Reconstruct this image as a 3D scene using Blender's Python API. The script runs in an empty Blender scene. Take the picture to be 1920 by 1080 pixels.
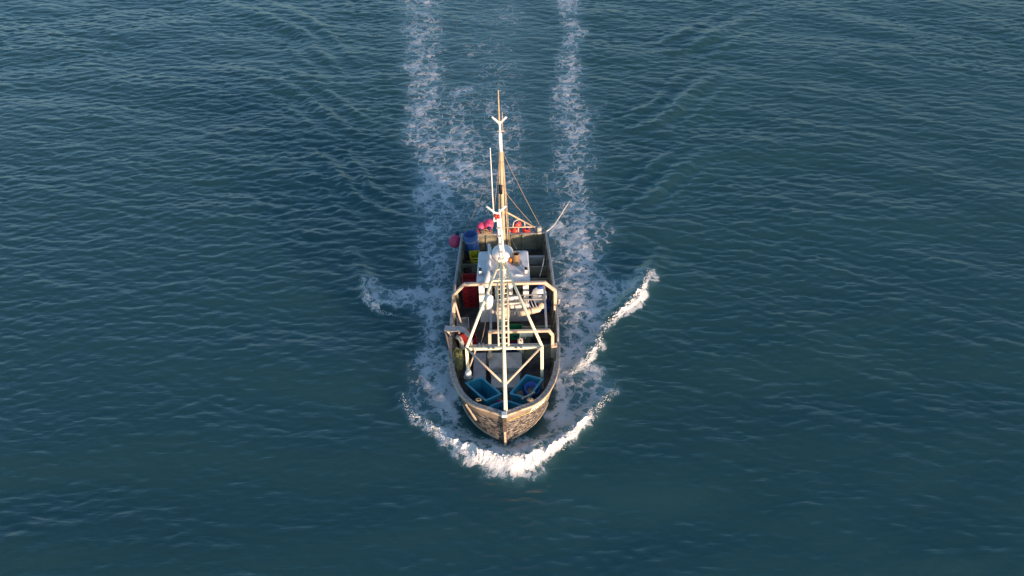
import bpy, bmesh, math, random
import numpy as np
from mathutils import Vector, Matrix

rnd = random.Random(7)
D = bpy.data
S = bpy.context.scene
COL = S.collection

# ------------------------------------------------------------------ camera
PITCH = math.radians(38.0)
FPX = 1844.0                       # focal length in pixels of a 1920 wide frame
CAM = np.array([0.0, -24.7, 26.7])
cam_d = D.cameras.new('camera')
cam_d.sensor_width = 36.0
cam_d.lens = FPX / 1920.0 * 36.0
cam_d.clip_end = 20000.0
cam_o = D.objects.new('camera', cam_d)
COL.objects.link(cam_o)
cam_o.location = CAM
cam_o.rotation_euler = (math.pi / 2 - PITCH, 0, 0)
S.camera = cam_o

# ------------------------------------------------------------------ light
SUN_EL = math.radians(5.4)
SUN_AZ = math.radians(38.0)        # from straight ahead of the bow towards +x
sdir = Vector((math.sin(SUN_AZ) * math.cos(SUN_EL), -math.cos(SUN_AZ) * math.cos(SUN_EL), math.sin(SUN_EL)))
world = D.worlds.new('World')
S.world = world
world.use_nodes = True
wn = world.node_tree
bg = wn.nodes['Background']
sky = wn.nodes.new('ShaderNodeTexSky')
sky.sky_type = 'NISHITA'
sky.sun_disc = False
sky.sun_elevation = SUN_EL
sky.sun_rotation = math.pi - SUN_AZ
sky.air_density = 1.0
sky.dust_density = 1.2
sky.ozone_density = 2.6
wn.links.new(sky.outputs[0], bg.inputs[0])
bg.inputs[1].default_value = 0.15
sun_d = D.lights.new('sun', 'SUN')
sun_d.energy = 2.8
sun_d.angle = math.radians(2.0)
sun_d.color = (1.0, 0.72, 0.52)
sun_o = D.objects.new('sun', sun_d)
COL.objects.link(sun_o)
sun_o.rotation_euler = (-sdir).to_track_quat('-Z', 'Y').to_euler()
S.view_settings.view_transform = 'Standard'
S.view_settings.look = 'None'
S.view_settings.gamma = 1.0
S.view_settings.use_curve_mapping = False
S.view_settings.exposure = 1.52

# ------------------------------------------------------------------ pixel helpers
c_, s_ = math.cos(PITCH), math.sin(PITCH)
FW = np.array([0, c_, -s_]); UP = np.array([0, s_, c_])
BOAT_M = Matrix.Translation((-0.235, 0, 0)) @ Matrix.Rotation(math.radians(0.45), 4, 'Z') @ Matrix.Rotation(math.radians(-1.3), 4, 'Y')
BR = np.array(BOAT_M.to_3x3()); BO = np.array(BOAT_M.translation)

def ray(u, v):
    return FW + np.array([1.0, 0, 0]) * (u - 960) / FPX - UP * (v - 540) / FPX

def P(u, v, x=None, y=None, z=None):
    """photo pixel -> point in the boat's own frame on the plane x, y or z = value"""
    o = BR.T @ (CAM - BO); d = BR.T @ ray(u, v)
    for k, val in enumerate((x, y, z)):
        if val is not None:
            return Vector(o + d * (val - o[k]) / d[k])

def Wd(u, v, z=0.0):
    d = ray(u, v)
    return CAM + d * (z - CAM[2]) / d[2]

# ------------------------------------------------------------------ noise (numpy)
def _hash(ix, iy, seed):
    h = (ix.astype(np.int64) * 374761393 + iy.astype(np.int64) * 668265263 + seed * 1274126177) & 0x7fffffff
    h = ((h ^ (h >> 13)) * 1274126177) & 0x7fffffff
    h = h ^ (h >> 16)
    return (h & 0xffff) / 65535.0

def vnoise(x, y, seed=0):
    x = np.asarray(x, float); y = np.asarray(y, float)
    ix = np.floor(x); iy = np.floor(y)
    fx = x - ix; fy = y - iy
    fx = fx * fx * fx * (fx * (fx * 6 - 15) + 10); fy = fy * fy * fy * (fy * (fy * 6 - 15) + 10)
    a = _hash(ix, iy, seed); b = _hash(ix + 1, iy, seed); c = _hash(ix, iy + 1, seed); d = _hash(ix + 1, iy + 1, seed)
    return (a * (1 - fx) + b * fx) * (1 - fy) + (c * (1 - fx) + d * fx) * fy

def fbm(x, y, seed=0, octv=4):
    t = 0; a = 0.5; n = 0
    for k in range(octv):
        t = t + a * vnoise(x * 2 ** k, y * 2 ** k, seed + k * 17); n += a; a *= 0.5
    return t / n

# ------------------------------------------------------------------ materials
MATS = {}
def mat(name, col, rough=0.6, col2=None, scale=6.0, lo=0.4, hi=0.6, metal=0.0, bump=0.0, bscale=30.0, stretch=(1, 1, 1), detail=6.0, spec=0.4):
    m = D.materials.new(name); m.use_nodes = True
    nt = m.node_tree; b = nt.nodes['Principled BSDF']
    b.inputs['Base Color'].default_value = (*col, 1)
    b.inputs['Roughness'].default_value = rough
    b.inputs['Metallic'].default_value = metal
    b.inputs['Specular IOR Level'].default_value = spec
    tc = nt.nodes.new('ShaderNodeTexCoord'); mp = nt.nodes.new('ShaderNodeMapping')
    mp.inputs['Scale'].default_value = stretch
    nt.links.new(tc.outputs['Object'], mp.inputs[0])
    if col2 is None:
        col2 = tuple(c * 0.72 for c in col)
    n = nt.nodes.new('ShaderNodeTexNoise'); n.inputs['Scale'].default_value = scale; n.inputs['Detail'].default_value = detail
    n.inputs['Roughness'].default_value = 0.62
    nt.links.new(mp.outputs[0], n.inputs['Vector'])
    r = nt.nodes.new('ShaderNodeMapRange'); r.inputs['From Min'].default_value = lo; r.inputs['From Max'].default_value = hi
    nt.links.new(n.outputs['Fac'], r.inputs['Value'])
    mx = nt.nodes.new('ShaderNodeMix'); mx.data_type = 'RGBA'
    mx.inputs['A'].default_value = (*col, 1); mx.inputs['B'].default_value = (*col2, 1)
    nt.links.new(r.outputs[0], mx.inputs['Factor'])
    nt.links.new(mx.outputs['Result'], b.inputs['Base Color'])
    if bump > 0:
        n2 = nt.nodes.new('ShaderNodeTexNoise'); n2.inputs['Scale'].default_value = bscale; n2.inputs['Detail'].default_value = 4
        nt.links.new(mp.outputs[0], n2.inputs['Vector'])
        bp = nt.nodes.new('ShaderNodeBump'); bp.inputs['Strength'].default_value = bump; bp.inputs['Distance'].default_value = 0.02
        nt.links.new(n2.outputs['Fac'], bp.inputs['Height']); nt.links.new(bp.outputs[0], b.inputs['Normal'])
    MATS[name] = m
    return m

mat('hull_plank', (0.33, 0.29, 0.255), 0.8, (0.055, 0.047, 0.042), 6.0, 0.42, 0.51, bump=0.6, bscale=24, stretch=(1.0, 1.0, 3.4), detail=9, spec=0.2)
mat('top_plank', (0.25, 0.195, 0.15), 0.75, (0.12, 0.09, 0.07), 3.0, 0.5, 0.72, bump=0.4, bscale=20, stretch=(1, 1, 4), spec=0.2)
mat('stem_dark', (0.05, 0.036, 0.03), 0.7, (0.12, 0.09, 0.07), 9, bump=0.4)
mat('grey_wood', (0.40, 0.355, 0.33), 0.85, (0.19, 0.15, 0.13), 5, 0.42, 0.62, bump=0.5, bscale=22, stretch=(2.5, 2.5, 2.5), spec=0.15)
mat('rub_wood', (0.52, 0.40, 0.28), 0.7, (0.25, 0.18, 0.12), 5, 0.5, 0.7, bump=0.3)
mat('yellow_line', (0.55, 0.42, 0.10), 0.6, (0.25, 0.2, 0.1), 8, 0.5, 0.65)
mat('bulwark_paint', (0.25, 0.235, 0.17), 0.75, (0.12, 0.105, 0.065), 2.2, 0.42, 0.66, bump=0.2, bscale=8, spec=0.2)
mat('deck_paint', (0.10, 0.09, 0.085), 0.8, (0.05, 0.043, 0.04), 2.5, 0.4, 0.6, bump=0.3, spec=0.2)
mat('cream_paint', (0.90, 0.82, 0.58), 0.45, (0.72, 0.58, 0.38), 4, 0.58, 0.8)
mat('peach_paint', (0.62, 0.48, 0.36), 0.55, (0.40, 0.28, 0.2), 4, 0.5, 0.75)
mat('tan_mast', (0.50, 0.39, 0.25), 0.6, (0.34, 0.25, 0.15), 3, 0.45, 0.7)
mat('white_paint', (0.78, 0.78, 0.76), 0.45, (0.55, 0.52, 0.48), 3.5, 0.52, 0.75)
mat('roof_paint', (0.66, 0.66, 0.68), 0.5, (0.46, 0.45, 0.46), 1.8, 0.45, 0.7, bump=0.08, bscale=5)
mat('galvanised', (0.36, 0.36, 0.37), 0.5, (0.24, 0.22, 0.21), 5, 0.45, 0.7, metal=0.35)
mat('grey_paint', (0.44, 0.42, 0.38), 0.7, (0.30, 0.275, 0.24), 2.2, 0.42, 0.66)
mat('teal_plastic', (0.035, 0.27, 0.38), 0.45, (0.025, 0.20, 0.29), 4, 0.4, 0.7)
mat('blue_plastic', (0.025, 0.10, 0.42), 0.4, (0.018, 0.07, 0.28), 5, 0.4, 0.7)
mat('barrel_blue', (0.045, 0.13, 0.36), 0.45, (0.03, 0.09, 0.25), 3, 0.4, 0.7)
mat('red_plastic', (0.36, 0.015, 0.022), 0.45, (0.18, 0.010, 0.014), 4, 0.4, 0.7)
mat('red_rubber', (0.68, 0.07, 0.05), 0.4, (0.5, 0.05, 0.04), 4)
mat('pink_rubber', (0.52, 0.055, 0.15), 0.5, (0.36, 0.035, 0.11), 4, 0.45, 0.7)
mat('green_plastic', (0.015, 0.20, 0.075), 0.45, (0.01, 0.13, 0.05), 4)
mat('yellow_plastic', (0.66, 0.58, 0.04), 0.45, (0.36, 0.31, 0.02), 4)
mat('navy_rubber', (0.012, 0.016, 0.10), 0.5)
mat('black_rubber', (0.015, 0.015, 0.016), 0.6)
mat('glass_dark', (0.012, 0.015, 0.018), 0.06, (0.016, 0.02, 0.022), spec=0.6)
mat('copper_stack', (0.36, 0.22, 0.11), 0.5, (0.20, 0.12, 0.06), 6, 0.45, 0.65, metal=0.3)
mat('amber', (0.75, 0.22, 0.02), 0.25)
mat('red_lamp', (0.65, 0.03, 0.02), 0.3)
mat('rope_tan', (0.36, 0.27, 0.17), 0.9, (0.22, 0.16, 0.10), 20)
mat('rope_white', (0.62, 0.58, 0.52), 0.85)
mat('net_brown', (0.10, 0.05, 0.035), 0.9, (0.05, 0.028, 0.02), 14)
mat('net_olive', (0.30, 0.26, 0.10), 0.9, (0.14, 0.14, 0.06), 12)
mat('sack_brown', (0.30, 0.23, 0.17), 0.9, (0.17, 0.12, 0.09), 10, bump=0.6)
mat('white_vinyl', (0.80, 0.78, 0.76), 0.4, (0.66, 0.62, 0.58), 5, 0.5, 0.75)
mat('foam_buff', (0.60, 0.46, 0.34), 0.6, (0.46, 0.33, 0.24), 6, 0.45, 0.7)
mat('lettering_white', (0.85, 0.83, 0.76), 0.6, (0.7, 0.66, 0.58), 14, 0.5, 0.7)

# ------------------------------------------------------------------ mesh helpers
def new_obj(name, bm, m, parent=None, smooth=False):
    me = D.meshes.new(name)
    bmesh.ops.recalc_face_normals(bm, faces=bm.faces)
    bm.to_mesh(me); bm.free()
    if smooth:
        me.polygons.foreach_set('use_smooth', [True] * len(me.polygons))
    me.materials.append(MATS[m] if isinstance(m, str) else m)
    o = D.objects.new(name, me); COL.objects.link(o)
    if parent is not None:
        o.parent = parent
    return o

def tag(o, label, cat, group=None, kind=None):
    if label: o['label'] = label
    if cat: o['category'] = cat
    if group: o['group'] = group
    if kind: o['kind'] = kind
    return o

def box(bm, c, s, R=None, bev=0.0):
    R = R or Matrix.Identity(3)
    vs = []
    for dz in (-.5, .5):
        for dx, dy in ((-.5, -.5), (.5, -.5), (.5, .5), (-.5, .5)):
            vs.append(bm.verts.new(Vector(c) + R @ Vector((dx * s[0], dy * s[1], dz * s[2]))))
    fs = [(3, 2, 1, 0), (4, 5, 6, 7), (0, 1, 5, 4), (1, 2, 6, 5), (2, 3, 7, 6), (3, 0, 4, 7)]
    faces = [bm.faces.new([vs[i] for i in f]) for f in fs]
    if bev > 0:
        es = list({e for f in faces for e in f.edges})
        bmesh.ops.bevel(bm, geom=es, offset=bev, segments=1, affect='EDGES', profile=0.5)
    return bm

def frame_of(d):
    d = Vector(d).normalized()
    a = Vector((0, 0, 1)) if abs(d.z) < 0.9 else Vector((0, 1, 0))
    x = d.cross(a).normalized(); y = x.cross(d).normalized()
    return Matrix((x, d, y)).transposed()      # columns: side, along, up

def bar(bm, a, b, w, h=None, bev=0.0):
    a = Vector(a); b = Vector(b)
    return box(bm, (a + b) / 2, (w, (b - a).length, h or w), frame_of(b - a), bev)

def tube(bm, pts, r, n=8, caps=True, r2=None):
    pts = [Vector(p) for p in pts]
    N = len(pts); rings = []
    prev = None
    for i, p in enumerate(pts):
        t = (pts[min(i + 1, N - 1)] - pts[max(i - 1, 0)]).normalized()
        if prev is None:
            F = frame_of(t); x = F.col[0].copy()
        else:
            x = (prev - t * prev.dot(t)).normalized()
        y = t.cross(x).normalized(); prev = x
        rr = r if r2 is None else r + (r2 - r) * i / max(N - 1, 1)
        rings.append([bm.verts.new(p + (x * math.cos(2 * math.pi * k / n) + y * math.sin(2 * math.pi * k / n)) * rr) for k in range(n)])
    for i in range(N - 1):
        for k in range(n):
            bm.faces.new((rings[i][k], rings[i][(k + 1) % n], rings[i + 1][(k + 1) % n], rings[i + 1][k]))
    if caps:
        bm.faces.new(rings[0][::-1]); bm.faces.new(rings[-1])
    return bm

def lathe(bm, prof, n=20, M=None, sx=1.0, sy=1.0):
    """prof: list of (r, z); closed where r == 0"""
    M = M or Matrix.Identity(4)
    rings = []
    for r, z in prof:
        if r < 1e-6:
            rings.append([bm.verts.new(M @ Vector((0, 0, z)))])
        else:
            rings.append([bm.verts.new(M @ Vector((r * sx * math.cos(2 * math.pi * k / n), r * sy * math.sin(2 * math.pi * k / n), z))) for k in range(n)])
    for a, b in zip(rings, rings[1:]):
        for k in range(n):
            k2 = (k + 1) % n
            if len(a) == 1 and len(b) == 1: continue
            if len(a) == 1: bm.faces.new((a[0], b[k2], b[k]))
            elif len(b) == 1: bm.faces.new((a[k], a[k2], b[0]))
            else: bm.faces.new((a[k], a[k2], b[k2], b[k]))
    return bm

def BM(): return bmesh.new()

def arc(c, r, a0, a1, n, ux, uy):
    c = Vector(c); ux = Vector(ux); uy = Vector(uy)
    return [c + ux * r * math.cos(a0 + (a1 - a0) * i / n) + uy * r * math.sin(a0 + (a1 - a0) * i / n) for i in range(n + 1)]

# =================================================================== SEA
X0, X1, Y0, Y1 = -40.0, 40.0, -10.0, 47.0
NX, NY = 960, 684
gx = np.linspace(X0, X1, NX); gy = np.linspace(Y0, Y1, NY)
GX, GY = np.meshgrid(gx, gy)                     # [NY, NX]

rs = np.random.RandomState(11)
kx = 2 * np.pi * np.fft.fftfreq(NX, (X1 - X0) / NX); ky = 2 * np.pi * np.fft.fftfreq(NY, (Y1 - Y0) / NY)
KX, KY = np.meshgrid(kx, ky)
K = np.hypot(KX, KY); K[0, 0] = 1
ang = np.arctan2(KY, KX)
def spec(lam_p, dirdeg, spread, lo, hi):
    kp = 2 * np.pi / lam_p
    s = np.exp(-1.25 * (kp / K) ** 2) / K ** 3.6
    dd = np.abs(np.cos(ang - math.radians(dirdeg))) ** spread
    s = s * dd
    lam = 2 * np.pi / K
    s[(lam < lo) | (lam > hi)] = 0
    return s
def field(s, rms):
    h = np.sqrt(s) * (rs.randn(NY, NX) + 1j * rs.randn(NY, NX)); h[0, 0] = 0
    f = np.fft.ifft2(h).real
    g = rms / f.std()
    dx = np.fft.ifft2(-1j * KX / K * h).real * g; dy = np.fft.ifft2(-1j * KY / K * h).real * g
    return f * g, dx, dy
h1, dx1, dy1 = field(spec(1.5, -104, 8, 0.22, 6.0), 0.0145)
h2, dx2, dy2 = field(spec(7.0, -105, 4, 3.0, 20.0), 0.035)
h3, dx3, dy3 = field(spec(0.9, -78, 7, 0.22, 3.0), 0.0095)
patch = 0.55 + 0.9 * fbm(GX * 0.09, GY * 0.12, 5, 3)          # gusty patches
HZ = h1 * patch + h2 + h3 * patch
DX = dx1 * patch + dx2 + dx3 * patch; DY = dy1 * patch + dy2 + dy3 * patch
# smoother slick directly behind the transom and close round the boat
slick = np.exp(-(GX / 3.0) ** 2) * (1 / (1 + np.exp(-(GY - 10) * 1.2)))
HZ *= 1 - 0.55 * slick; DX *= 1 - 0.5 * slick; DY *= 1 - 0.5 * slick

def curve_px(pts, z=0.0):
    """photo pixels (u, v, half width px, value) -> world polyline x, y, half width m, value"""
    out = []
    for u, v, w, a in pts:
        p = Wd(u, v, z); q = Wd(u + 10, v, z)
        out.append((p[0], p[1], w * abs(q[0] - p[0]) / 10.0, a))
    return np.array(out)

def lane(poly, X, Y):
    """returns best falloff value field for a polyline with widths and amplitudes; also signed side"""
    best = np.zeros_like(X)
    for a, b in zip(poly, poly[1:]):
        wmax = max(a[2], b[2]) * 2.2
        m = (X > min(a[0], b[0]) - wmax) & (X < max(a[0], b[0]) + wmax) & (Y > min(a[1], b[1]) - wmax) & (Y < max(a[1], b[1]) + wmax)
        if not m.any(): continue
        px = X[m]; py = Y[m]
        vx, vy = b[0] - a[0], b[1] - a[1]
        t = np.clip(((px - a[0]) * vx + (py - a[1]) * vy) / (vx * vx + vy * vy + 1e-9), 0, 1)
        d = np.hypot(px - a[0] - t * vx, py - a[1] - t * vy)
        w = a[2] + (b[2] - a[2]) * t; v = a[3] + (b[3] - a[3]) * t
        val = v * np.exp(-np.clip(d / w, 0, 4) ** 2.4 * 0.9)
        best[m] = np.maximum(best[m], val)
    return best

# ragged-edge coordinates
WX = GX + 0.55 * (fbm(GX * 0.7, GY * 0.7, 31, 3) - 0.5) * 2 + 0.22 * (fbm(GX * 2.6, GY * 2.6, 37, 2) - 0.5) * 2
WY = GY + 0.55 * (fbm(GX * 0.7, GY * 0.7, 41, 3) - 0.5) * 2 + 0.22 * (fbm(GX * 2.6, GY * 2.6, 47, 2) - 0.5) * 2

LANES = [
    # left lane
    [(850, 775, 14, .70), (818, 700, 36, .72), (815, 640, 38, .74), (812, 600, 44, .80), (812, 540, 55, .80), (812, 480, 46, .78), (815, 420, 48, .78), (806, 350, 42, .74),
     (806, 300, 50, .74), (792, 240, 38, .76), (795, 180, 36, .76), (790, 120, 38, .74), (790, 60, 40, .72), (786, 0, 44, .70), (780, -70, 44, .66)],
    # right lane
    [(1040, 780, 20, .70), (1068, 710, 32, .72), (1078, 640, 34, .74), (1080, 580, 50, .78), (1080, 520, 62, .80), (1082, 460, 56, .78), (1078, 400, 52, .75), (1074, 340, 50, .76),
     (1076, 300, 52, .78), (1070, 240, 38, .76), (1066, 180, 34, .76), (1070, 120, 30, .75), (1072, 60, 26, .74), (1068, 0, 32, .74), (1066, -70, 32, .7)],
    # churned water straight astern
    [(940, 420, 85, .50), (935, 340, 95, .52), (930, 250, 90, .58), (920, 150, 90, .52), (920, 30, 100, .44), (920, -70, 100, .4)],
    [(880, 400, 30, .40), (868, 330, 30, .42), (858, 250, 30, .42), (860, 180, 25, .40)],
    # second shoulder waves
    [(800, 580, 40, .66), (745, 562, 34, .84), (714, 554, 28, .84), (694, 532, 18, .8)],
    [(1080, 560, 60, .72), (1140, 550, 46, .76), (1178, 538, 34, .74), (1205, 520, 16, .7)],
    [(1085, 640, 34, .70), (1108, 620, 26, .66)],
    # wash peeling off the quarter and loose patches
    [(1024, 436, 4, .95), (1040, 420, 5, .9), (1050, 404, 4, .9), (1066, 380, 4, .9)],
    [(1120, 700, 24, .44), (1150, 735, 16, .36)],
    [(1150, 430, 28, .42), (1175, 440, 14, .36)],
    [(1110, 215, 16, .45), (1125, 190, 14, .4)],
    [(860, 176, 14, .52), (890, 165, 8, .5)],
]
LANES_BOW = [
    # inside the bow wave
    [(950, 845, 26, .9), (900, 838, 34, .88), (845, 808, 40, .82), (800, 775, 36, .68), (768, 748, 22, .5)],
    [(950, 845, 26, .9), (1005, 842, 34, .9), (1045, 812, 38, .86), (1085, 778, 38, .76), (1118, 742, 28, .6)],
    [(800, 720, 45, .60), (790, 680, 34, .52)],
    [(870, 778, 13, .85), (854, 742, 14, .8), (846, 705, 13, .75), (842, 660, 12, .7)],
    [(1028, 774, 11, .85), (1045, 738, 12, .8), (1055, 700, 12, .75), (1058, 660, 12, .7)],
    [(905, 825, 10, .86), (925, 832, 12, .95), (948, 843, 12, 1.0), (970, 833, 12, .95), (990, 822, 10, .86)],
    [(1110, 720, 36, .56), (1100, 690, 26, .5)],
]
foam = np.zeros_like(GX)
for L in LANES:
    v = lane(curve_px(L), WX, WY)
    foam = foam + v * (1 - 0.75 * np.clip(foam, 0, 1))
foam = np.minimum(foam, 0.86)
foam *= (0.74 + 0.52 * fbm(GX * 0.45, GY * 0.38, 71, 4)) * (0.74 + 0.52 * fbm(GX * 1.5, GY * 1.2, 77, 3))        # broken up along the track

for L in LANES_BOW:
    v = lane(curve_px(L), WX, WY)
    foam = foam + v * (1 - 0.8 * np.clip(foam, 0, 1))
foam = np.minimum(foam, 0.92)

CRESTS_FOAM = [
    [(752, 744, 4, .55), (770, 775, 5, .7), (812, 806, 8, .95), (850, 834, 10, 1.15), (900, 861, 13, 1.3), (955, 872, 15, 1.35), (1005, 864, 14, 1.35),
     (1050, 838, 12, 1.25), (1085, 806, 9, 1.05), (1112, 776, 6, .8), (1138, 744, 5, .6)],
    [(678, 520, 3, .6), (686, 560, 4.5, 1.0), (710, 583, 4.5, 1.0), (742, 589, 3, .6)],
    [(1219, 513, 3.5, .8), (1206, 545, 5.5, 1.1), (1184, 569, 5, 1.1), (1152, 597, 3, .9), (1137, 606, 3, .8), (1129, 624, 3, .7)],
    [(1128, 628, 3, .6), (1118, 650, 4.5, 1.0), (1100, 676, 4, 1.0), (1072, 700, 2.5, .7)],
]
for L in CRESTS_FOAM:
    cp = curve_px(L, 0.12)
    foam = np.maximum(foam, lane(cp, GX + (WX - GX) * 0.35, GY + (WY - GY) * 0.35))
    cp[:, 2] *= 2.0; cp[:, 3] = np.minimum(cp[:, 3] * 0.8, 0.9)
    foam = np.maximum(foam, lane(cp, WX, WY) * (0.8 + 0.4 * fbm(GX * 1.5, GY * 1.5, 83, 3)))
# dark clear water pulled down beside the shoulders of the bow
for L in ([(899, 813, 3, .8), (889, 801, 5, 1), (880, 785, 4, .8)], [(998, 802, 2.5, .7), (1009, 786, 4, .9), (1020, 770, 3, .7)]):
    foam *= 1 - 0.6 * np.clip(lane(curve_px(L), GX, GY), 0, 1)

RIDGES = [
    # bow wave and shoulder waves: height at the crest
    [(740, 735, 10, .05), (770, 770, 14, .13), (812, 800, 18, .20), (850, 826, 22, .28), (900, 851, 24, .34), (955, 862, 24, .36), (1005, 853, 24, .35),
     (1050, 828, 22, .30), (1085, 797, 20, .24), (1112, 768, 16, .15), (1142, 735, 10, .05)],
    [(660, 470, 12, .05), (680, 520, 16, .16), (692, 556, 17, .24), (715, 575, 15, .20), (745, 583, 12, .08)],
    [(1240, 470, 12, .05), (1215, 513, 16, .18), (1198, 545, 17, .26), (1176, 566, 15, .24), (1140, 598, 11, .12), (1120, 640, 12, .16), (1098, 670, 11, .16), (1072, 696, 9, .08)],
    # feathered Kelvin arms
    [(390, 0, 18, .05), (470, 25, 16, .13), (560, 60, 14, .20), (600, 100, 13, .22), (640, 135, 11, .10)],
    [(440, 130, 16, .05), (540, 165, 14, .16), (590, 195, 12, .22), (630, 228, 11, .20), (670, 250, 10, .06)],
    [(560, 270, 14, .06), (605, 298, 13, .18), (640, 330, 12, .2), (660, 365, 12, .24), (700, 392, 11, .16), (750, 405, 10, .05)],
    [(1440, 20, 16, .05), (1370, 50, 15, .15), (1310, 82, 13, .20), (1270, 98, 11, .16), (1230, 100, 10, .05)],
    [(1370, 125, 15, .05), (1310, 160, 14, .16), (1265, 205, 12, .22), (1225, 232, 11, .14), (1190, 240, 10, .05)],
    [(1320, 290, 14, .05), (1270, 322, 13, .18), (1238, 350, 12, .24), (1215, 375, 11, .14), (1170, 400, 10, .05)],
    [(640, 420, 10, .03), (680, 440, 10, .08), (720, 450, 10, .04)],
]
for L in list(RIDGES[3:9]):                      # feathering: finer ripples riding inside each arm
    inn = 1 if L[0][0] < 960 else -1
    for q_, (dx_, dy_) in enumerate(((34, -16), (-34, 18))):
        RIDGES.append([(u + inn * dx_, v + dy_, w * 0.7, a * (0.6, 0.4)[q_]) for u, v, w, a in L])
RIDGES = RIDGES[:3] + [[(u, v, w * 1.05, a * 0.75) for u, v, w, a in L] for L in RIDGES[3:]]
ridge = np.zeros_like(GX)
for i, L in enumerate(RIDGES):
    k = 0.4
    r_ = lane(curve_px(L), GX + (WX - GX) * k, GY + (WY - GY) * k)
    ridge = np.maximum(ridge, r_ * (0.75 + 0.5 * fbm(GX * 1.5, GY * 1.5, 90 + i, 3)))
fm = np.clip(foam, 0, 1)
HZ = HZ * (1 - 0.65 * fm) + ridge
HZ = HZ + fm * 0.05 * (fbm(GX * 2.2, GY * 2.2, 55, 4) - 0.35) * 2
# hollow beside the hull
# keep displacement inside the fine patch and let it die out at its border
ex = np.minimum(np.minimum(GX - X0, X1 - GX), np.minimum(GY - Y0, Y1 - GY)) / 2.5
win = np.clip(ex, 0, 1); win = win * win * (3 - 2 * win)
HZ *= win; DX *= win; DY *= win
CH = 0.75
PXg = GX + DX * CH * (1 - fm * 0.5); PYg = GY + DY * CH * (1 - fm * 0.5)

# one sheet: fine patch inside, cells growing outwards to the horizon
def grow(edge, step, far, sign):
    out = []; p = edge
    while abs(p) < far:
        step *= 1.35; p += sign * step; out.append(p)
    return np.array(out)
xs = np.concatenate([grow(X0, 0.3, 9000, -1)[::-1], gx, grow(X1, 0.3, 9000, 1)])
ys = np.concatenate([grow(Y0, 0.3, 9000, -1)[::-1], gy, grow(Y1, 0.3, 9000, 1)])
ox = len(grow(X0, 0.3, 9000, -1)); oy = len(grow(Y0, 0.3, 9000, -1))
FX, FY = np.meshgrid(xs, ys); FZ = np.zeros_like(FX); FF = np.zeros_like(FX)
FX[oy:oy + NY, ox:ox + NX] = PXg; FY[oy:oy + NY, ox:ox + NX] = PYg; FZ[oy:oy + NY, ox:ox + NX] = HZ; FF[oy:oy + NY, ox:ox + NX] = foam * win
ny, nx = FX.shape
me = D.meshes.new('water')
co = np.stack([FX, FY, FZ], -1).reshape(-1, 3).astype(np.float32)
idx = np.arange(nx * ny).reshape(ny, nx)
quads = np.stack([idx[:-1, :-1], idx[:-1, 1:], idx[1:, 1:], idx[1:, :-1]], -1).reshape(-1, 4).astype(np.int32)
me.vertices.add(len(co)); me.vertices.foreach_set('co', co.ravel())
me.loops.add(quads.size); me.loops.foreach_set('vertex_index', quads.ravel())
me.polygons.add(len(quads)); me.polygons.foreach_set('loop_start', np.arange(0, quads.size, 4, dtype=np.int32))
me.polygons.foreach_set('use_smooth', np.ones(len(quads), dtype=bool))
at = me.attributes.new('foam', 'FLOAT', 'POINT'); at.data.foreach_set('value', FF.ravel().astype(np.float32))
me.update(); me.validate()

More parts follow.
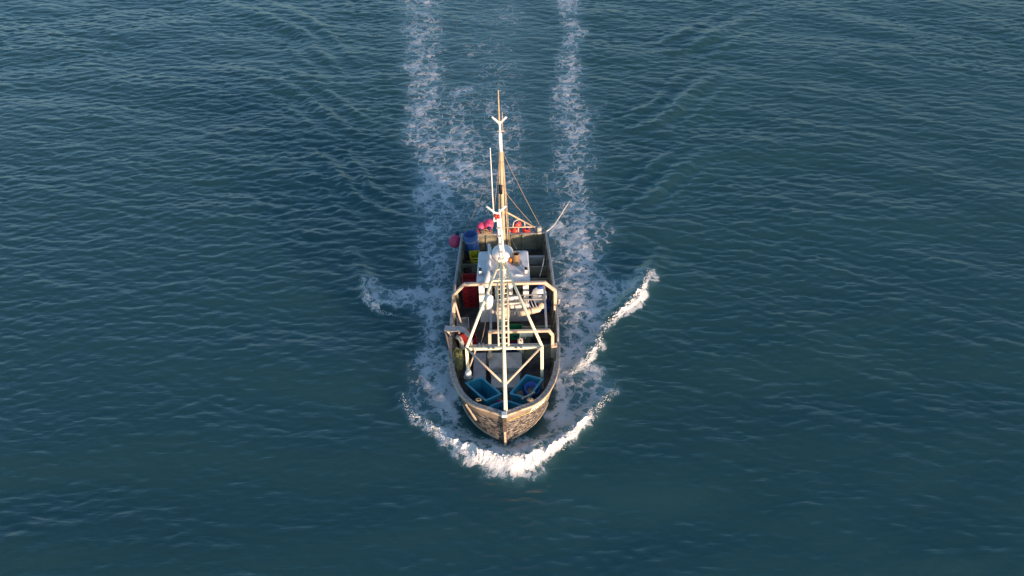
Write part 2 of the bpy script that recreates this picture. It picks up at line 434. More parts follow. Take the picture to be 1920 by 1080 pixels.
def water_material():
    m = D.materials.new('sea_water'); m.use_nodes = True
    nt = m.node_tree; N = nt.nodes; L = nt.links
    b = N['Principled BSDF']; out = N['Material Output']
    tc = N.new('ShaderNodeTexCoord')
    def noise(scale, detail, rough=0.55, stretch=(1, 1, 1), rot=0.0, vec=None):
        mp = N.new('ShaderNodeMapping'); mp.inputs['Scale'].default_value = stretch; mp.inputs['Rotation'].default_value = (0, 0, rot)
        L.new(vec or tc.outputs['Object'], mp.inputs[0])
        n = N.new('ShaderNodeTexNoise'); n.inputs['Scale'].default_value = scale; n.inputs['Detail'].default_value = detail; n.inputs['Roughness'].default_value = rough
        L.new(mp.outputs[0], n.inputs['Vector'])
        return n
    def math_(op, a, b_=None, clamp=False):
        n = N.new('ShaderNodeMath'); n.operation = op; n.use_clamp = clamp
        for i, v in enumerate((a, b_)):
            if v is None: continue
            if isinstance(v, (int, float)): n.inputs[i].default_value = v
            else: L.new(v, n.inputs[i])
        return n.outputs[0]
    def smooth(v, lo, hi):
        r = N.new('ShaderNodeMapRange'); r.interpolation_type = 'SMOOTHSTEP'
        L.new(v, r.inputs['Value'])
        for k, x in (('From Min', lo), ('From Max', hi)):
            if isinstance(x, (int, float)): r.inputs[k].default_value = x
            else: L.new(x, r.inputs[k])
        return r.outputs[0]
    # ---- foam pattern: warped veins plus torn patches
    warp = noise(1.3, 4, 0.6)
    sub = N.new('ShaderNodeVectorMath'); sub.operation = 'SUBTRACT'; sub.inputs[1].default_value = (0.5, 0.5, 0.5)
    L.new(warp.outputs['Color'], sub.inputs[0])
    sc = N.new('ShaderNodeVectorMath'); sc.operation = 'SCALE'; sc.inputs['Scale'].default_value = 1.3
    L.new(sub.outputs[0], sc.inputs[0])
    ad = N.new('ShaderNodeVectorMath'); ad.operation = 'ADD'
    L.new(tc.outputs['Object'], ad.inputs[0]); L.new(sc.outputs[0], ad.inputs[1])
    warp2 = noise(4.5, 3, 0.6)
    sub2 = N.new('ShaderNodeVectorMath'); sub2.operation = 'SUBTRACT'; sub2.inputs[1].default_value = (0.5, 0.5, 0.5)
    L.new(warp2.outputs['Color'], sub2.inputs[0])
    sc2 = N.new('ShaderNodeVectorMath'); sc2.operation = 'SCALE'; sc2.inputs['Scale'].default_value = 0.34
    L.new(sub2.outputs[0], sc2.inputs[0])
    ad2 = N.new('ShaderNodeVectorMath'); ad2.operation = 'ADD'
    L.new(ad.outputs[0], ad2.inputs[0]); L.new(sc2.outputs[0], ad2.inputs[1]); ad = ad2
    flat = N.new('ShaderNodeVectorMath'); flat.operation = 'MULTIPLY'; flat.inputs[1].default_value = (1, 0.8, 0.0)
    L.new(ad.outputs[0], flat.inputs[0])
    wv = flat.outputs[0]
    vor = N.new('ShaderNodeTexVoronoi'); vor.feature = 'DISTANCE_TO_EDGE'; vor.inputs['Scale'].default_value = 1.9
    L.new(wv, vor.inputs['Vector'])
    v1 = math_('SUBTRACT', 1.0, smooth(vor.outputs['Distance'], 0.0, 0.24))
    vor2 = N.new('ShaderNodeTexVoronoi'); vor2.feature = 'DISTANCE_TO_EDGE'; vor2.inputs['Scale'].default_value = 5.2
    L.new(wv, vor2.inputs['Vector'])
    v2 = math_('SUBTRACT', 1.0, smooth(vor2.outputs['Distance'], 0.0, 0.24))
    big = noise(0.9, 7, 0.66, vec=wv)
    fine = noise(5.0, 5, 0.6, vec=wv)
    pat = math_('ADD', math_('ADD', math_('MULTIPLY', v1, 0.34), math_('MULTIPLY', v2, 0.24)),
                math_('ADD', math_('MULTIPLY', big.outputs['Fac'], 0.54), math_('MULTIPLY', fine.outputs['Fac'], 0.34)))
    att = N.new('ShaderNodeAttribute'); att.attribute_name = 'foam'
    cov = att.outputs['Fac']
    tot = math_('ADD', pat, math_('MULTIPLY', cov, 0.98))
    mask = math_('MULTIPLY', smooth(tot, 1.31, 1.64), math_('ADD', 0.62, math_('MULTIPLY', smooth(cov, 0.72, 1.05), 0.38)))
    mask = math_('MULTIPLY', mask, smooth(cov, 0.03, 0.22))
    # veil of tiny bubbles below the surface pales the water in the wake
    veil = math_('MULTIPLY', smooth(cov, 0.05, 0.9), 0.8)
    tint = noise(0.06, 3, 0.5)
    wm = N.new('ShaderNodeMix'); wm.data_type = 'RGBA'
    wm.inputs['A'].default_value = (0.0200, 0.069, 0.070, 1); wm.inputs['B'].default_value = (0.021, 0.073, 0.078, 1)
    L.new(smooth(tint.outputs['Fac'], 0.35, 0.65), wm.inputs['Factor'])
    vm = N.new('ShaderNodeMix'); vm.data_type = 'RGBA'; vm.inputs['B'].default_value = (0.075, 0.165, 0.185, 1)
    L.new(veil, vm.inputs['Factor']); L.new(wm.outputs['Result'], vm.inputs['A'])
    # light scattered back out of the deep water does not follow the facets: level normal; the surface itself only mirrors
    N.remove(b)
    body = N.new('ShaderNodeSubsurfaceScattering'); body.falloff = 'BURLEY'; body.inputs['Scale'].default_value = 1.0; body.inputs['Radius'].default_value = (2.2, 4.0, 4.4); L.new(vm.outputs['Result'], body.inputs['Color'])
    lv = N.new('ShaderNodeCombineXYZ'); lv.inputs[2].default_value = 1.0; L.new(lv.outputs[0], body.inputs['Normal'])
    gl = N.new('ShaderNodeBsdfGlossy'); gl.inputs['Roughness'].default_value = 0.12; gl.inputs['Color'].default_value = (1, 1, 1, 1)
    fr = N.new('ShaderNodeFresnel'); fr.inputs['IOR'].default_value = 1.40
    wmix = N.new('ShaderNodeMixShader'); L.new(fr.outputs[0], wmix.inputs[0]); L.new(body.outputs[0], wmix.inputs[1]); L.new(gl.outputs[0], wmix.inputs[2])
    # ---- capillary ripples
    r1 = noise(3.2, 5, 0.6, (0.30, 1.25, 1), 0.22)
    r2 = noise(8.0, 3, 0.55, (0.30, 1.1, 1), -0.25)
    hgt = math_('ADD', math_('MULTIPLY', r1.outputs['Fac'], 0.06), math_('MULTIPLY', r2.outputs['Fac'], 0.022))
    bp = N.new('ShaderNodeBump'); bp.inputs['Strength'].default_value = 0.58; bp.inputs['Distance'].default_value = 1.0
    L.new(hgt, bp.inputs['Height']); L.new(bp.outputs[0], gl.inputs['Normal']); L.new(bp.outputs[0], fr.inputs['Normal'])
    # ---- foam shader
    f = N.new('ShaderNodeBsdfPrincipled'); f.inputs['Base Color'].default_value = (0.62, 0.63, 0.65, 1); f.inputs['Roughness'].default_value = 0.85
    f.inputs['Specular IOR Level'].default_value = 0.2
    fb = N.new('ShaderNodeBump'); fb.inputs['Strength'].default_value = 0.9; fb.inputs['Distance'].default_value = 0.05
    fn = noise(7.0, 5, 0.6)
    L.new(math_('ADD', math_('MULTIPLY', mask, 0.8), fn.outputs['Fac']), fb.inputs['Height']); L.new(fb.outputs[0], f.inputs['Normal'])
    ms = N.new('ShaderNodeMixShader')
    L.new(mask, ms.inputs[0]); L.new(wmix.outputs[0], ms.inputs[1]); L.new(f.outputs[0], ms.inputs[2])
    L.new(ms.outputs[0], out.inputs['Surface'])
    return m
me.materials.append(water_material())
water = D.objects.new('water', me); COL.objects.link(water)
tag(water, 'teal green sea with wind ripples and a foaming wake', None, kind='structure')

# ---- tumbling foam on the wave fronts, as lumpy geometry
m = D.materials.new('foam_lumps'); m.use_nodes = True
b_ = m.node_tree.nodes['Principled BSDF']
b_.inputs['Base Color'].default_value = (0.74, 0.74, 0.74, 1); b_.inputs['Roughness'].default_value = 0.8; b_.inputs['Specular IOR Level'].default_value = 0.2
_n = m.node_tree.nodes.new('ShaderNodeTexNoise'); _n.inputs['Scale'].default_value = 22; _n.inputs['Detail'].default_value = 4
_tc = m.node_tree.nodes.new('ShaderNodeTexCoord'); m.node_tree.links.new(_tc.outputs['Object'], _n.inputs['Vector'])
_b = m.node_tree.nodes.new('ShaderNodeBump'); _b.inputs['Strength'].default_value = 0.8; _b.inputs['Distance'].default_value = 0.05
m.node_tree.links.new(_n.outputs['Fac'], _b.inputs['Height']); m.node_tree.links.new(_b.outputs[0], b_.inputs['Normal'])
MATS['foam_lumps'] = m

def foam_front(poly, height, inward, seed, label, step=0.028):
    """poly world (x, y, half width, strength); inward = sign of the normal pointing to the hull"""
    pts = poly[:, :2]
    seg = np.hypot(*np.diff(pts, axis=0).T); s = np.concatenate([[0], np.cumsum(seg)])
    n = int(s[-1] / step)
    t = np.linspace(0, s[-1], n)
    # smooth the polyline
    cx = np.interp(t, s, pts[:, 0]); cy = np.interp(t, s, pts[:, 1]); w = np.interp(t, s, poly[:, 2]); a = np.interp(t, s, poly[:, 3])
    k = int(0.8 / step); ker = np.hanning(2 * k + 1); ker /= ker.sum()
    sm = lambda q: np.convolve(np.pad(q, k, mode='reflect', reflect_type='odd'), ker, 'valid')
    cx, cy = sm(cx), sm(cy)
    tx, ty = np.gradient(cx), np.gradient(cy); l = np.hypot(tx, ty); tx /= l; ty /= l
    nxn, nyn = -ty * inward, tx * inward
    m_ = 46
    q = np.linspace(-0.9, 1.7, m_)                    # across: outside .. inside, in half widths
    A, Q = np.meshgrid(np.arange(n), q, indexing='ij')
    T = t[A]; off = Q * w[A]
    prof = np.where(Q < 0.35, np.clip((Q + 0.9) / 1.25, 0, 1) ** 1.3, np.clip(1 - (Q - 0.35) / 1.35, 0, 1) ** 1.1)
    ends = np.clip(np.minimum(t, t[-1] - t) / 1.0, 0, 1)[A]
    nz = fbm(T * 3.0 + 9, off * 3.0, seed, 3); n2 = fbm(T * 10.0, off * 10.0 + 5, seed + 5, 4); n3 = fbm(T * 1.1, off * 0.6, seed + 9, 2)
    str_ = np.clip(a[A], 0, 1.4) / 1.3
    Z = height * prof * str_ * ends * (0.6 + 0.8 * n3) + ((nz - 0.55) * 0.30 + (n2 - 0.5) * 0.17) * str_ * (0.25 + 0.75 * prof) - 0.125 + 0.16 * prof * str_ * ends * (0.4 + 1.2 * n3)
    wob = (fbm(T * 2.2, T * 0 + seed, seed + 2, 4) - 0.5) * 0.9 * w[A]
    jx = (fbm(T * 8, off * 8, seed + 3, 3) - 0.5) * 0.22; jy = (fbm(T * 8, off * 8, seed + 4, 3) - 0.5) * 0.22
    Xw = cx[A] + nxn[A] * (off + wob) + jx; Yw = cy[A] + nyn[A] * (off + wob) + jy
    # ride on the sea surface
    fi = np.clip(((Xw - X0) / (X1 - X0) * (NX - 1)).round().astype(int), 0, NX - 1); fj = np.clip(((Yw - Y0) / (Y1 - Y0) * (NY - 1)).round().astype(int), 0, NY - 1)
    Z = Z + HZ[fj, fi] * 0.85
    me = D.meshes.new('wave_foam')
    co = np.stack([Xw, Yw, Z], -1).reshape(-1, 3).astype(np.float32)
    ii = np.arange(n * m_).reshape(n, m_)
    qd = np.stack([ii[:-1, :-1], ii[1:, :-1], ii[1:, 1:], ii[:-1, 1:]], -1).reshape(-1, 4).astype(np.int32)
    if inward < 0: qd = qd[:, ::-1]
    me.vertices.add(len(co)); me.vertices.foreach_set('co', co.ravel())
    me.loops.add(qd.size); me.loops.foreach_set('vertex_index', np.ascontiguousarray(qd).ravel())
    me.polygons.add(len(qd)); me.polygons.foreach_set('loop_start', np.arange(0, qd.size, 4, dtype=np.int32))
    me.polygons.foreach_set('use_smooth', np.ones(len(qd), dtype=bool))
    me.update(); me.validate(); me.materials.append(MATS['foam_lumps'])
    o = D.objects.new('wave_foam', me); COL.objects.link(o)
    tag(o, label, 'foam', kind='stuff')
    return o
FF_LABELS = ['white foam tumbling on the bow wave ahead of the stem', 'white foam edge on the shoulder wave off the red bin side',
             'white foam edge on the far shoulder wave off the open shelter side', 'white foam strip close beside the shelter side of the hull']
for i, L in enumerate(CRESTS_FOAM):
    foam_front(curve_px(L, 0.12), (0.16, 0.10, 0.10, 0.08)[i], 1 if i in (0, 1) else -1, 300 + 20 * i, FF_LABELS[i])

# flecks of spray thrown off the wave fronts
bm = BM(); q_ = random.Random(99)
for L in CRESTS_FOAM:
    pl = curve_px(L, 0.12)
    for a, b in zip(pl, pl[1:]):
        n = int(np.hypot(*(b[:2] - a[:2])) * 85 * (a[3] + b[3]) / 2)
        for k in range(n):
            f = q_.random(); c = a + (b - a) * f
            out = Vector((c[0], c[1] - 5.0, 0)).normalized()
            d = -0.16 + abs(q_.gauss(0, 0.16)) * (0.3 + c[2])
            p = Vector((c[0], c[1], 0)) + out * (d + 0.10) + Vector((q_.gauss(0, .07), q_.gauss(0, .07), 0))
            i_ = int(round((p.x - X0) / (X1 - X0) * (NX - 1))); j_ = int(round((p.y - Y0) / (Y1 - Y0) * (NY - 1)))
            p.z = HZ[j_, i_] + abs(q_.gauss(0, 0.05)) + 0.01
            r_ = q_.uniform(0.008, 0.022)
            vs = [bm.verts.new(p + Vector(o) * r_) for o in ((1, 0, -.5), (-.5, .87, -.5), (-.5, -.87, -.5), (0, 0, 1))]
            for t_ in ((0, 1, 3), (1, 2, 3), (2, 0, 3), (0, 2, 1)): bm.faces.new([vs[w] for w in t_])
spray = new_obj('spray', bm, 'foam_lumps')
tag(spray, 'fine white flecks of spray along the wave fronts', 'spray', kind='stuff')

# =================================================================== THE BOAT
boat = D.objects.new('fishing_boat', None); COL.objects.link(boat)
boat.matrix_world = BOAT_M
tag(boat, 'weathered wooden fishing boat with white wheelhouse, cream gantry and tall mast under way', 'boat')
DECK = 0.45

SHEER = [(0.06, 0.0), (0.62, 0.28), (1.12, 0.56), (1.56, 1.12), (1.89, 2.0), (2.06, 3.0), (2.17, 5.0), (2.14, 7.4), (2.05, 9.6), (1.92, 11.8)]
WATER = [(0.05, 0.12), (0.36, 0.36), (0.66, 0.64), (1.04, 1.09), (1.44, 1.85), (1.74, 3.0), (1.93, 5.0), (1.95, 7.4), (1.88, 9.6), (1.78, 11.75)]
ZS = [1.67, 1.66, 1.64, 1.58, 1.50, 1.43, 1.32, 1.27, 1.27, 1.30]
def catmull(pts, t):
    n = len(pts) - 1
    t = min(max(t, 0), n - 1e-6); i = int(t); f = t - i
    p = [np.atleast_1d(np.array(pts[min(max(j, 0), n)], float)) for j in (i - 1, i, i + 1, i + 2)]
    if i == 0: p[0] = 2 * p[1] - p[2]
    if i + 2 > n: p[3] = 2 * p[2] - p[1]
    return 0.5 * (2 * p[1] + (p[2] - p[0]) * f + (2 * p[0] - 5 * p[1] + 4 * p[2] - p[3]) * f * f + (3 * p[1] - p[0] - 3 * p[2] + p[3]) * f ** 3)
TN = len(SHEER) - 1
def hull_pt(t, z, side, inset=0.0):
    s = catmull(SHEER, t); w = catmull(WATER, t); zs = catmull(ZS, t)[0]
    if z >= 0:
        f = min(z / zs, 1.1) ** 0.85
        p = w + (s - w) * f
    else:
        p = w.copy(); p[0] = 0.05 + (p[0] - 0.05) * (1 + 0.55 * z)
    if inset:
        a = catmull(SHEER, t - 0.05); b = catmull(SHEER, t + 0.05); d = b - a; d /= np.hypot(*d)
        p = p + np.array([-d[1], d[0]]) * inset
        p[0] = max(p[0], 0.0)
    return Vector((side * p[0], p[1], z))
def zs(t): return catmull(ZS, t)[0]
def t_of_y(y):
    lo, hi = 0.0, TN
    for _ in range(40):
        mid = (lo + hi) / 2
        if catmull(SHEER, mid)[1] < y: lo = mid
        else: hi = mid
    return lo
TS = [TN * (i / 54.0) for i in range(55)]

# hull: inner ceiling of the bulwarks and a backing shell behind the planks
bm = BM()
for side in (-1, 1):
    g = []
    for t in TS:
        row = []
        for z in (zs(t) - 0.01, 0.9, DECK - 0.1):
            row.append(bm.verts.new(hull_pt(t, z, side, 0.10)))
        for z in (-0.5, 0.0, 0.6, zs(t) - 0.01):
            row.append(bm.verts.new(hull_pt(t, z, side, 0.045)))
        g.append(row)
    for a, b in zip(g, g[1:]):
        for k in range(6):
            if k == 2: continue
            bm.faces.new((a[k], a[k + 1], b[k + 1], b[k]))
# transom
tp = [(-1.86, 0.05), (1.86, 0.05), (1.90, 1.29), (-1.90, 1.29)]
box(bm, (0, 11.76, 0.42), (3.66, 0.07, 1.72))
hull = new_obj('hull', bm, 'bulwark_paint', boat)

# strakes
SB = [0.0, 0.155]
NST = 11
for i in range(1, NST): SB.append(0.155 + (1 - 0.155) * i / (NST - 1))
def strake_z(t, s): return zs(t) + (-0.42 - zs(t)) * s
for side in (-1, 1):
    for i in range(NST):
        bm = BM(); g = []
        pr = rnd.uniform(-0.004, 0.006)
        for t in TS:
            za = strake_z(t, SB[i]) - 0.007; zb = strake_z(t, SB[i + 1]) + 0.007
            row = []
            for z, ins in ((za, 0.04), (za, 0.008 - pr), (za - 0.01, -pr), ((za + zb) / 2, -pr - 0.004), (zb + 0.01, -pr), (zb, 0.008 - pr), (zb, 0.04)):
                row.append(bm.verts.new(hull_pt(t, z, side, ins)))
            g.append(row)
        for a, b in zip(g, g[1:]):
            for k in range(6):
                bm.faces.new((a[k], a[k + 1], b[k + 1], b[k]))
        new_obj('plank', bm, 'top_plank' if i == 0 else 'hull_plank', hull)
# transom planks outside
for i in range(8):
    bm = BM(); z = 1.26 - i * 0.17
    box(bm, (0, 11.815, z - 0.08), (3.72 - i * 0.05, 0.04, 0.158), bev=0.006)
    new_obj('plank', bm, 'hull_plank', hull)

# capping rail, bow (wide) and aft (narrow)
def rail_strip(name, t0, t1, n, in_, out_, z0, z1, m, side, zfun=zs, sub=hull):
    bm = BM(); g = []
    for i in range(n + 1):
        t = t0 + (t1 - t0) * i / n
        z = zfun(t)
        a = hull_pt(t, min(z, zs(t)), side, -out_); b = hull_pt(t, min(z, zs(t)), side, in_)
        row = [Vector((p.x, p.y, z + dz)) for p, dz in ((a, z0), (a, z1), (b, z1), (b, z0))]
        g.append([bm.verts.new(p) for p in row])
    for a, b in zip(g, g[1:]):
        for k in range(4):
            bm.faces.new((a[k], a[(k + 1) % 4], b[(k + 1) % 4], b[k]))
    bm.faces.new(g[0]); bm.faces.new(g[-1][::-1])
    return new_obj(name, bm, m, sub)
t3 = t_of_y(3.0)
for side in (-1, 1):
    rail_strip('cap_rail', 0.0, t3, 26, 0.16, 0.0, 0.0, 0.045, 'grey_wood', side)
    rail_strip('cap_rail', t3 + 0.01, TN, 30, 0.10, 0.02, 0.0, 0.04, 'galvanised', side)
    rail_strip('rub_rail', 0.02, t3 + 0.6, 30, 0.0, 0.045, -0.035, 0.05, 'rub_wood', side)
    rail_strip('cove_line', 0.05, t3, 26, 0.0, 0.014, -0.015, 0.015, 'yellow_line' if side > 0 else 'top_plank', side, zfun=lambda t: strake_z(t, SB[1]))
    rail_strip('spray_rail', 0.5, 4.2, 26, 0.0, 0.055, -0.02, 0.02, 'rub_wood', side, zfun=lambda t: 0.30 - 0.02 * t)
rt = BM(); box(rt, (0, 11.78, 1.315), (3.9, 0.14, 0.05), bev=0.008); new_obj('cap_rail', rt, 'galvanised', hull)

# stem
bm = BM()
box(bm, (0, -0.03, 1.30), (0.15, 0.16, 0.74), bev=0.012)
new_obj('stem_post', bm, 'stem_dark', hull)
bm = BM(); bar(bm, (0, -0.0, 0.925), (0, 0.08, -0.6), 0.085, 0.15, 0.01); new_obj('stem_post', bm, 'rub_wood', hull)
bm = BM(); box(bm, (0, -0.02, 1.73), (0.19, 0.22, 0.11), bev=0.012); new_obj('stem_cap', bm, 'white_paint', hull)
# bow shoulder pad lit on the starboard side of the photo
for side in (-1,):
    bm = BM()
    a = hull_pt(2.75, 1.35, side, -0.03); b = hull_pt(2.35, 0.72, side, -0.03)
    bar(bm, a, b, 0.05, 0.07, 0.008); new_obj('fender_strip', bm, 'rub_wood', hull)

# ribs inside the bulwarks
for side in (-1, 1):
    for y in np.arange(1.2, 11.6, 0.72):
        t = t_of_y(y); bm = BM()
        a = hull_pt(t, DECK, side, 0.13); b = hull_pt(t, zs(t) - 0.015, side, 0.13)
        bar(bm, a, b, 0.07, 0.06); new_obj('rib', bm, 'bulwark_paint', hull)
for x in (-1.35, -0.8, -0.25, 0.3, 0.85, 1.4):
    bm = BM(); box(bm, (x, 11.69, 0.86), (0.06, 0.07, 0.84)); new_obj('rib', bm, 'bulwark_paint', hull)

# lettering on the port bow
cu = D.curves.new('lettering', 'FONT'); cu.body = 'FH500'; cu.size = 0.33; cu.extrude = 0.0; cu.shear = 0.25
cu.space_character = 1.08; cu.offset = 0.012
to = D.objects.new('lettering_source', cu); COL.objects.link(to)
bpy.context.view_layer.update()
tm = D.meshes.new_from_object(to.evaluated_get(bpy.context.evaluated_depsgraph_get()))
D.objects.remove(to)
arcl = [0.0]; prevp = hull_pt(1.6, 1.5, 1)
tt = np.linspace(1.6, 4.5, 200)
for t in tt[1:]:
    p = hull_pt(t, 1.5, 1); arcl.append(arcl[-1] + (p - prevp).length); prevp = p
x0t = 0.04
for v in tm.vertices:
    t = float(np.interp(v.co.x * 0.86 + x0t, arcl, tt))
    z = zs(t) - 0.285 + v.co.y
    p = hull_pt(t, z, 1, -0.022)
    v.co = p
tm.materials.clear(); tm.materials.append(MATS['lettering_white'])
lo = D.objects.new('lettering', tm); COL.objects.link(lo); lo.parent = hull
lo['label'] = 'white registration letters FH500 on the bow plank'

# deck
bm = BM()
L_ = [hull_pt(t, DECK, -1, 0.09) for t in TS]; R_ = [hull_pt(t, DECK, 1, 0.09) for t in TS]
vl = [bm.verts.new(p) for p in L_]; vr = [bm.verts.new(p) for p in R_]
for i in range(len(TS) - 1):
    bm.faces.new((vl[i], vr[i], vr[i + 1], vl[i + 1]))
new_obj('deck', bm, 'deck_paint', boat)

# forward hatch and casing amidships
bm = BM(); box(bm, (0.03, 3.72, 0.68), (1.22, 0.84, 0.44), bev=0.02)
h = new_obj('hatch', bm, 'grey_paint', boat)
bm = BM(); box(bm, (0.03, 2.86, 0.57), (1.12, 0.80, 0.22), bev=0.02); new_obj('hatch_step', bm, 'grey_paint', h)
bm = BM(); box(bm, (0.03, 3.72, 0.915), (1.28, 0.90, 0.03), bev=0.008); new_obj('hatch_cover', bm, 'grey_paint', h)
for x in (-0.3, 0.36):
    bm = BM(); tube(bm, arc((x, 3.30, 0.93), 0.07, 0, math.pi, 8, (1, 0, 0), (0, 0, 1)), 0.012, 6); new_obj('hatch_handle', bm, 'galvanised', h, True)
bm = BM(); box(bm, (-0.98, 3.5, 0.58), (0.5, 1.9, 0.24), bev=0.015); new_obj('side_locker', bm, 'galvanised', boat)
bm = BM(); box(bm, (1.30, 4.12, 0.98), (1.25, 0.10, 0.66), bev=0.01)
pb = new_obj('pound_board', bm, 'bulwark_paint', boat)
for k in range(3):
    bm = BM(); box(bm, (1.30, 5.55 + 0.0, 0.55 + k * 0.22), (1.2, 0.05, 0.20), bev=0.008); new_obj('plank', bm, 'bulwark_paint', pb)

# ---------------------------------------------------------------- wheelhouse
WX_, WYF, WYB, WZ = 0.98, 6.62, 8.40, 2.62
bm = BM()
def wall(bm, c, s): box(bm, c, s, bev=0.006)
wall(bm, (-WX_, (WYF + WYB) / 2, (DECK + WZ) / 2), (0.06, WYB - WYF, WZ - DECK))
wall(bm, (WX_, (WYF + WYB) / 2, (DECK + WZ) / 2), (0.06, WYB - WYF, WZ - DECK))
wall(bm, (0, WYB - 0.03, (DECK + WZ) / 2), (2 * WX_ - 0.07, 0.06, WZ - DECK))
wall(bm, (0, WYF + 0.03, (DECK + 1.62) / 2), (2 * WX_ - 0.07, 0.06, 1.62 - DECK))
wall(bm, (0, WYF + 0.03, 2.55), (2 * WX_ - 0.07, 0.06, 0.13))
for x in (-0.86, -0.28, 0.28, 0.86):
    wall(bm, (x, WYF + 0.03, 2.052), (0.16, 0.056, 0.858))
wh = new_obj('wheelhouse', bm, 'white_paint', boat)
for x in (-0.57, 0.0, 0.57):
    bm = BM(); box(bm, (x, WYF + 0.045, 2.052), (0.40, 0.02, 0.86)); new_obj('window', bm, 'glass_dark', wh)
for side in (-1, 1):
    for y in (7.05, 7.75):
        bm = BM(); box(bm, (side * (WX_ + 0.032), y, 2.1), (0.02, 0.5, 0.55), bev=0.004); new_obj('window', bm, 'glass_dark', wh)
# roof: cambered slab with rounded corners
bm = BM()
def rrect(hw, y0, y1, r, n=5):
    pts = []
    for cx, cy, a in ((hw - r, y0 + r, -90), (hw - r, y1 - r, 0), (-hw + r, y1 - r, 90), (-hw + r, y0 + r, 180)):
        for i in range(n + 1):
            th = math.radians(a + 90 * i / n); pts.append((cx + r * math.cos(th), cy + r * math.sin(th)))
    return pts
rows = []
for hw, y0, y1, z in ((1.05, 6.46, 8.50, 2.625), (1.08, 6.43, 8.53, 2.65), (1.08, 6.43, 8.53, 2.69), (1.04, 6.47, 8.49, 2.715), (0.7, 6.8, 8.2, 2.75), (0.3, 7.2, 7.8, 2.765)):
    rows.append([bm.verts.new((x * (1 - 0.05 * (y - 6.4) / 2.1), y, z)) for x, y in rrect(hw, y0, y1, 0.12)])
for a, b in zip(rows, rows[1:]):
    for k in range(len(a)): bm.faces.new((a[k], a[(k + 1) % len(a)], b[(k + 1) % len(b)], b[k]))
bm.faces.new(rows[0][::-1]); bm.faces.new(rows[-1])
new_obj('roof', bm, 'roof_paint', wh)
# door at the back and grab rail
bm = BM(); box(bm, (0.4, WYB + 0.012, 1.45), (0.62, 0.03, 1.9), bev=0.006); new_obj('door', bm, 'white_paint', wh)
# white drum on the roof
bm = BM(); lathe(bm, [(0, 0), (0.40, 0), (0.43, 0.04), (0.43, 0.26), (0.40, 0.32), (0.25, 0.36), (0, 0.37)], 28, Matrix.Translation((-0.02, 8.02, 2.80)))
rd = new_obj('radar_dome', bm, 'white_vinyl', boat, True)
for a in (0.6, 2.2, 3.8, 5.3):
    bm = BM(); bar(bm, (-0.02 + 0.33 * math.cos(a), 8.02 + 0.33 * math.sin(a), 2.70), (-0.02 + 0.33 * math.cos(a), 8.02 + 0.33 * math.sin(a), 2.82), 0.05); new_obj('dome_foot', bm, 'galvanised', rd)
# rolled canvas / pipe along the roof
bm = BM(); tube(bm, [(-0.60, 8.95, 2.72), (-0.57, 8.6, 2.86), (-0.55, 8.2, 2.88), (-0.59, 7.4, 2.86), (-0.63, 6.7, 2.82), (-0.66, 6.4, 2.76), (-0.69, 6.28, 2.55)], 0.07, 10, r2=0.12)
new_obj('rolled_awning', bm, 'roof_paint', boat, True)
# exhaust stack
bm = BM(); lathe(bm, [(0.0, 0.08), (0.115, 0.08), (0.115, 0.50), (0.145, 0.50), (0.145, 0.0), (0.145, 0.0)], 24, Matrix.Translation((0.53, 7.58, 2.74)))
st = new_obj('exhaust_stack', bm, 'copper_stack', boat, True)
bm = BM(); lathe(bm, [(0.146, 0.05), (0.25, 0.04), (0.25, 0.0), (0.146, 0.0)], 24, Matrix.Translation((0.53, 7.58, 2.745))); new_obj('flange', bm, 'galvanised', st)
bm = BM(); lathe(bm, [(0.0, 0.2), (0.112, 0.2)], 24, Matrix.Translation((0.53, 7.58, 2.96))); new_obj('bore_disc', bm, 'black_rubber', st)  # flat black disc across the stack bore, just below the lip
bm = BM(); lathe(bm, [(0, 0.0), (0.07, 0.0), (0.075, 0.10), (0.06, 0.17), (0, 0.19)], 14, Matrix.Translation((0.31, 7.62, 2.80))); al = new_obj('amber_lamp', bm, 'amber', boat, True)
bm = BM(); lathe(bm, [(0, -0.07), (0.04, -0.07), (0.04, 0.0), (0, 0.0)], 10, Matrix.Translation((0.31, 7.62, 2.80))); new_obj('lamp_base', bm, 'galvanised', al)
for x, y in ((-0.92, 6.95), (0.92, 6.95)):
    bm = BM(); box(bm, (x, y, 2.86), (0.12, 0.20, 0.22), bev=0.02); fl = new_obj('deck_floodlight', bm, 'black_rubber', boat)
    bm = BM(); box(bm, (x, y - 0.105, 2.86), (0.10, 0.015, 0.16)); new_obj('lens', bm, 'white_vinyl', fl)
    bm = BM(); box(bm, (x, y + 0.02, 2.735), (0.04, 0.04, 0.06)); new_obj('bracket', bm, 'galvanised', fl)
for x, y in ((-0.96, 7.35), (0.94, 7.2)):
    bm = BM(); lathe(bm, [(0, 0), (0.035, 0), (0.045, 0.12), (0.03, 0.16), (0, 0.17)], 10, Matrix.Translation((x, y, 2.70))); new_obj('side_lamp', bm, 'white_vinyl', boat, True)
bm = BM(); bar(bm, (0.5, 6.78, 2.77), (0.78, 6.74, 2.77), 0.05); new_obj('roof_handrail', bm, 'white_paint', boat)

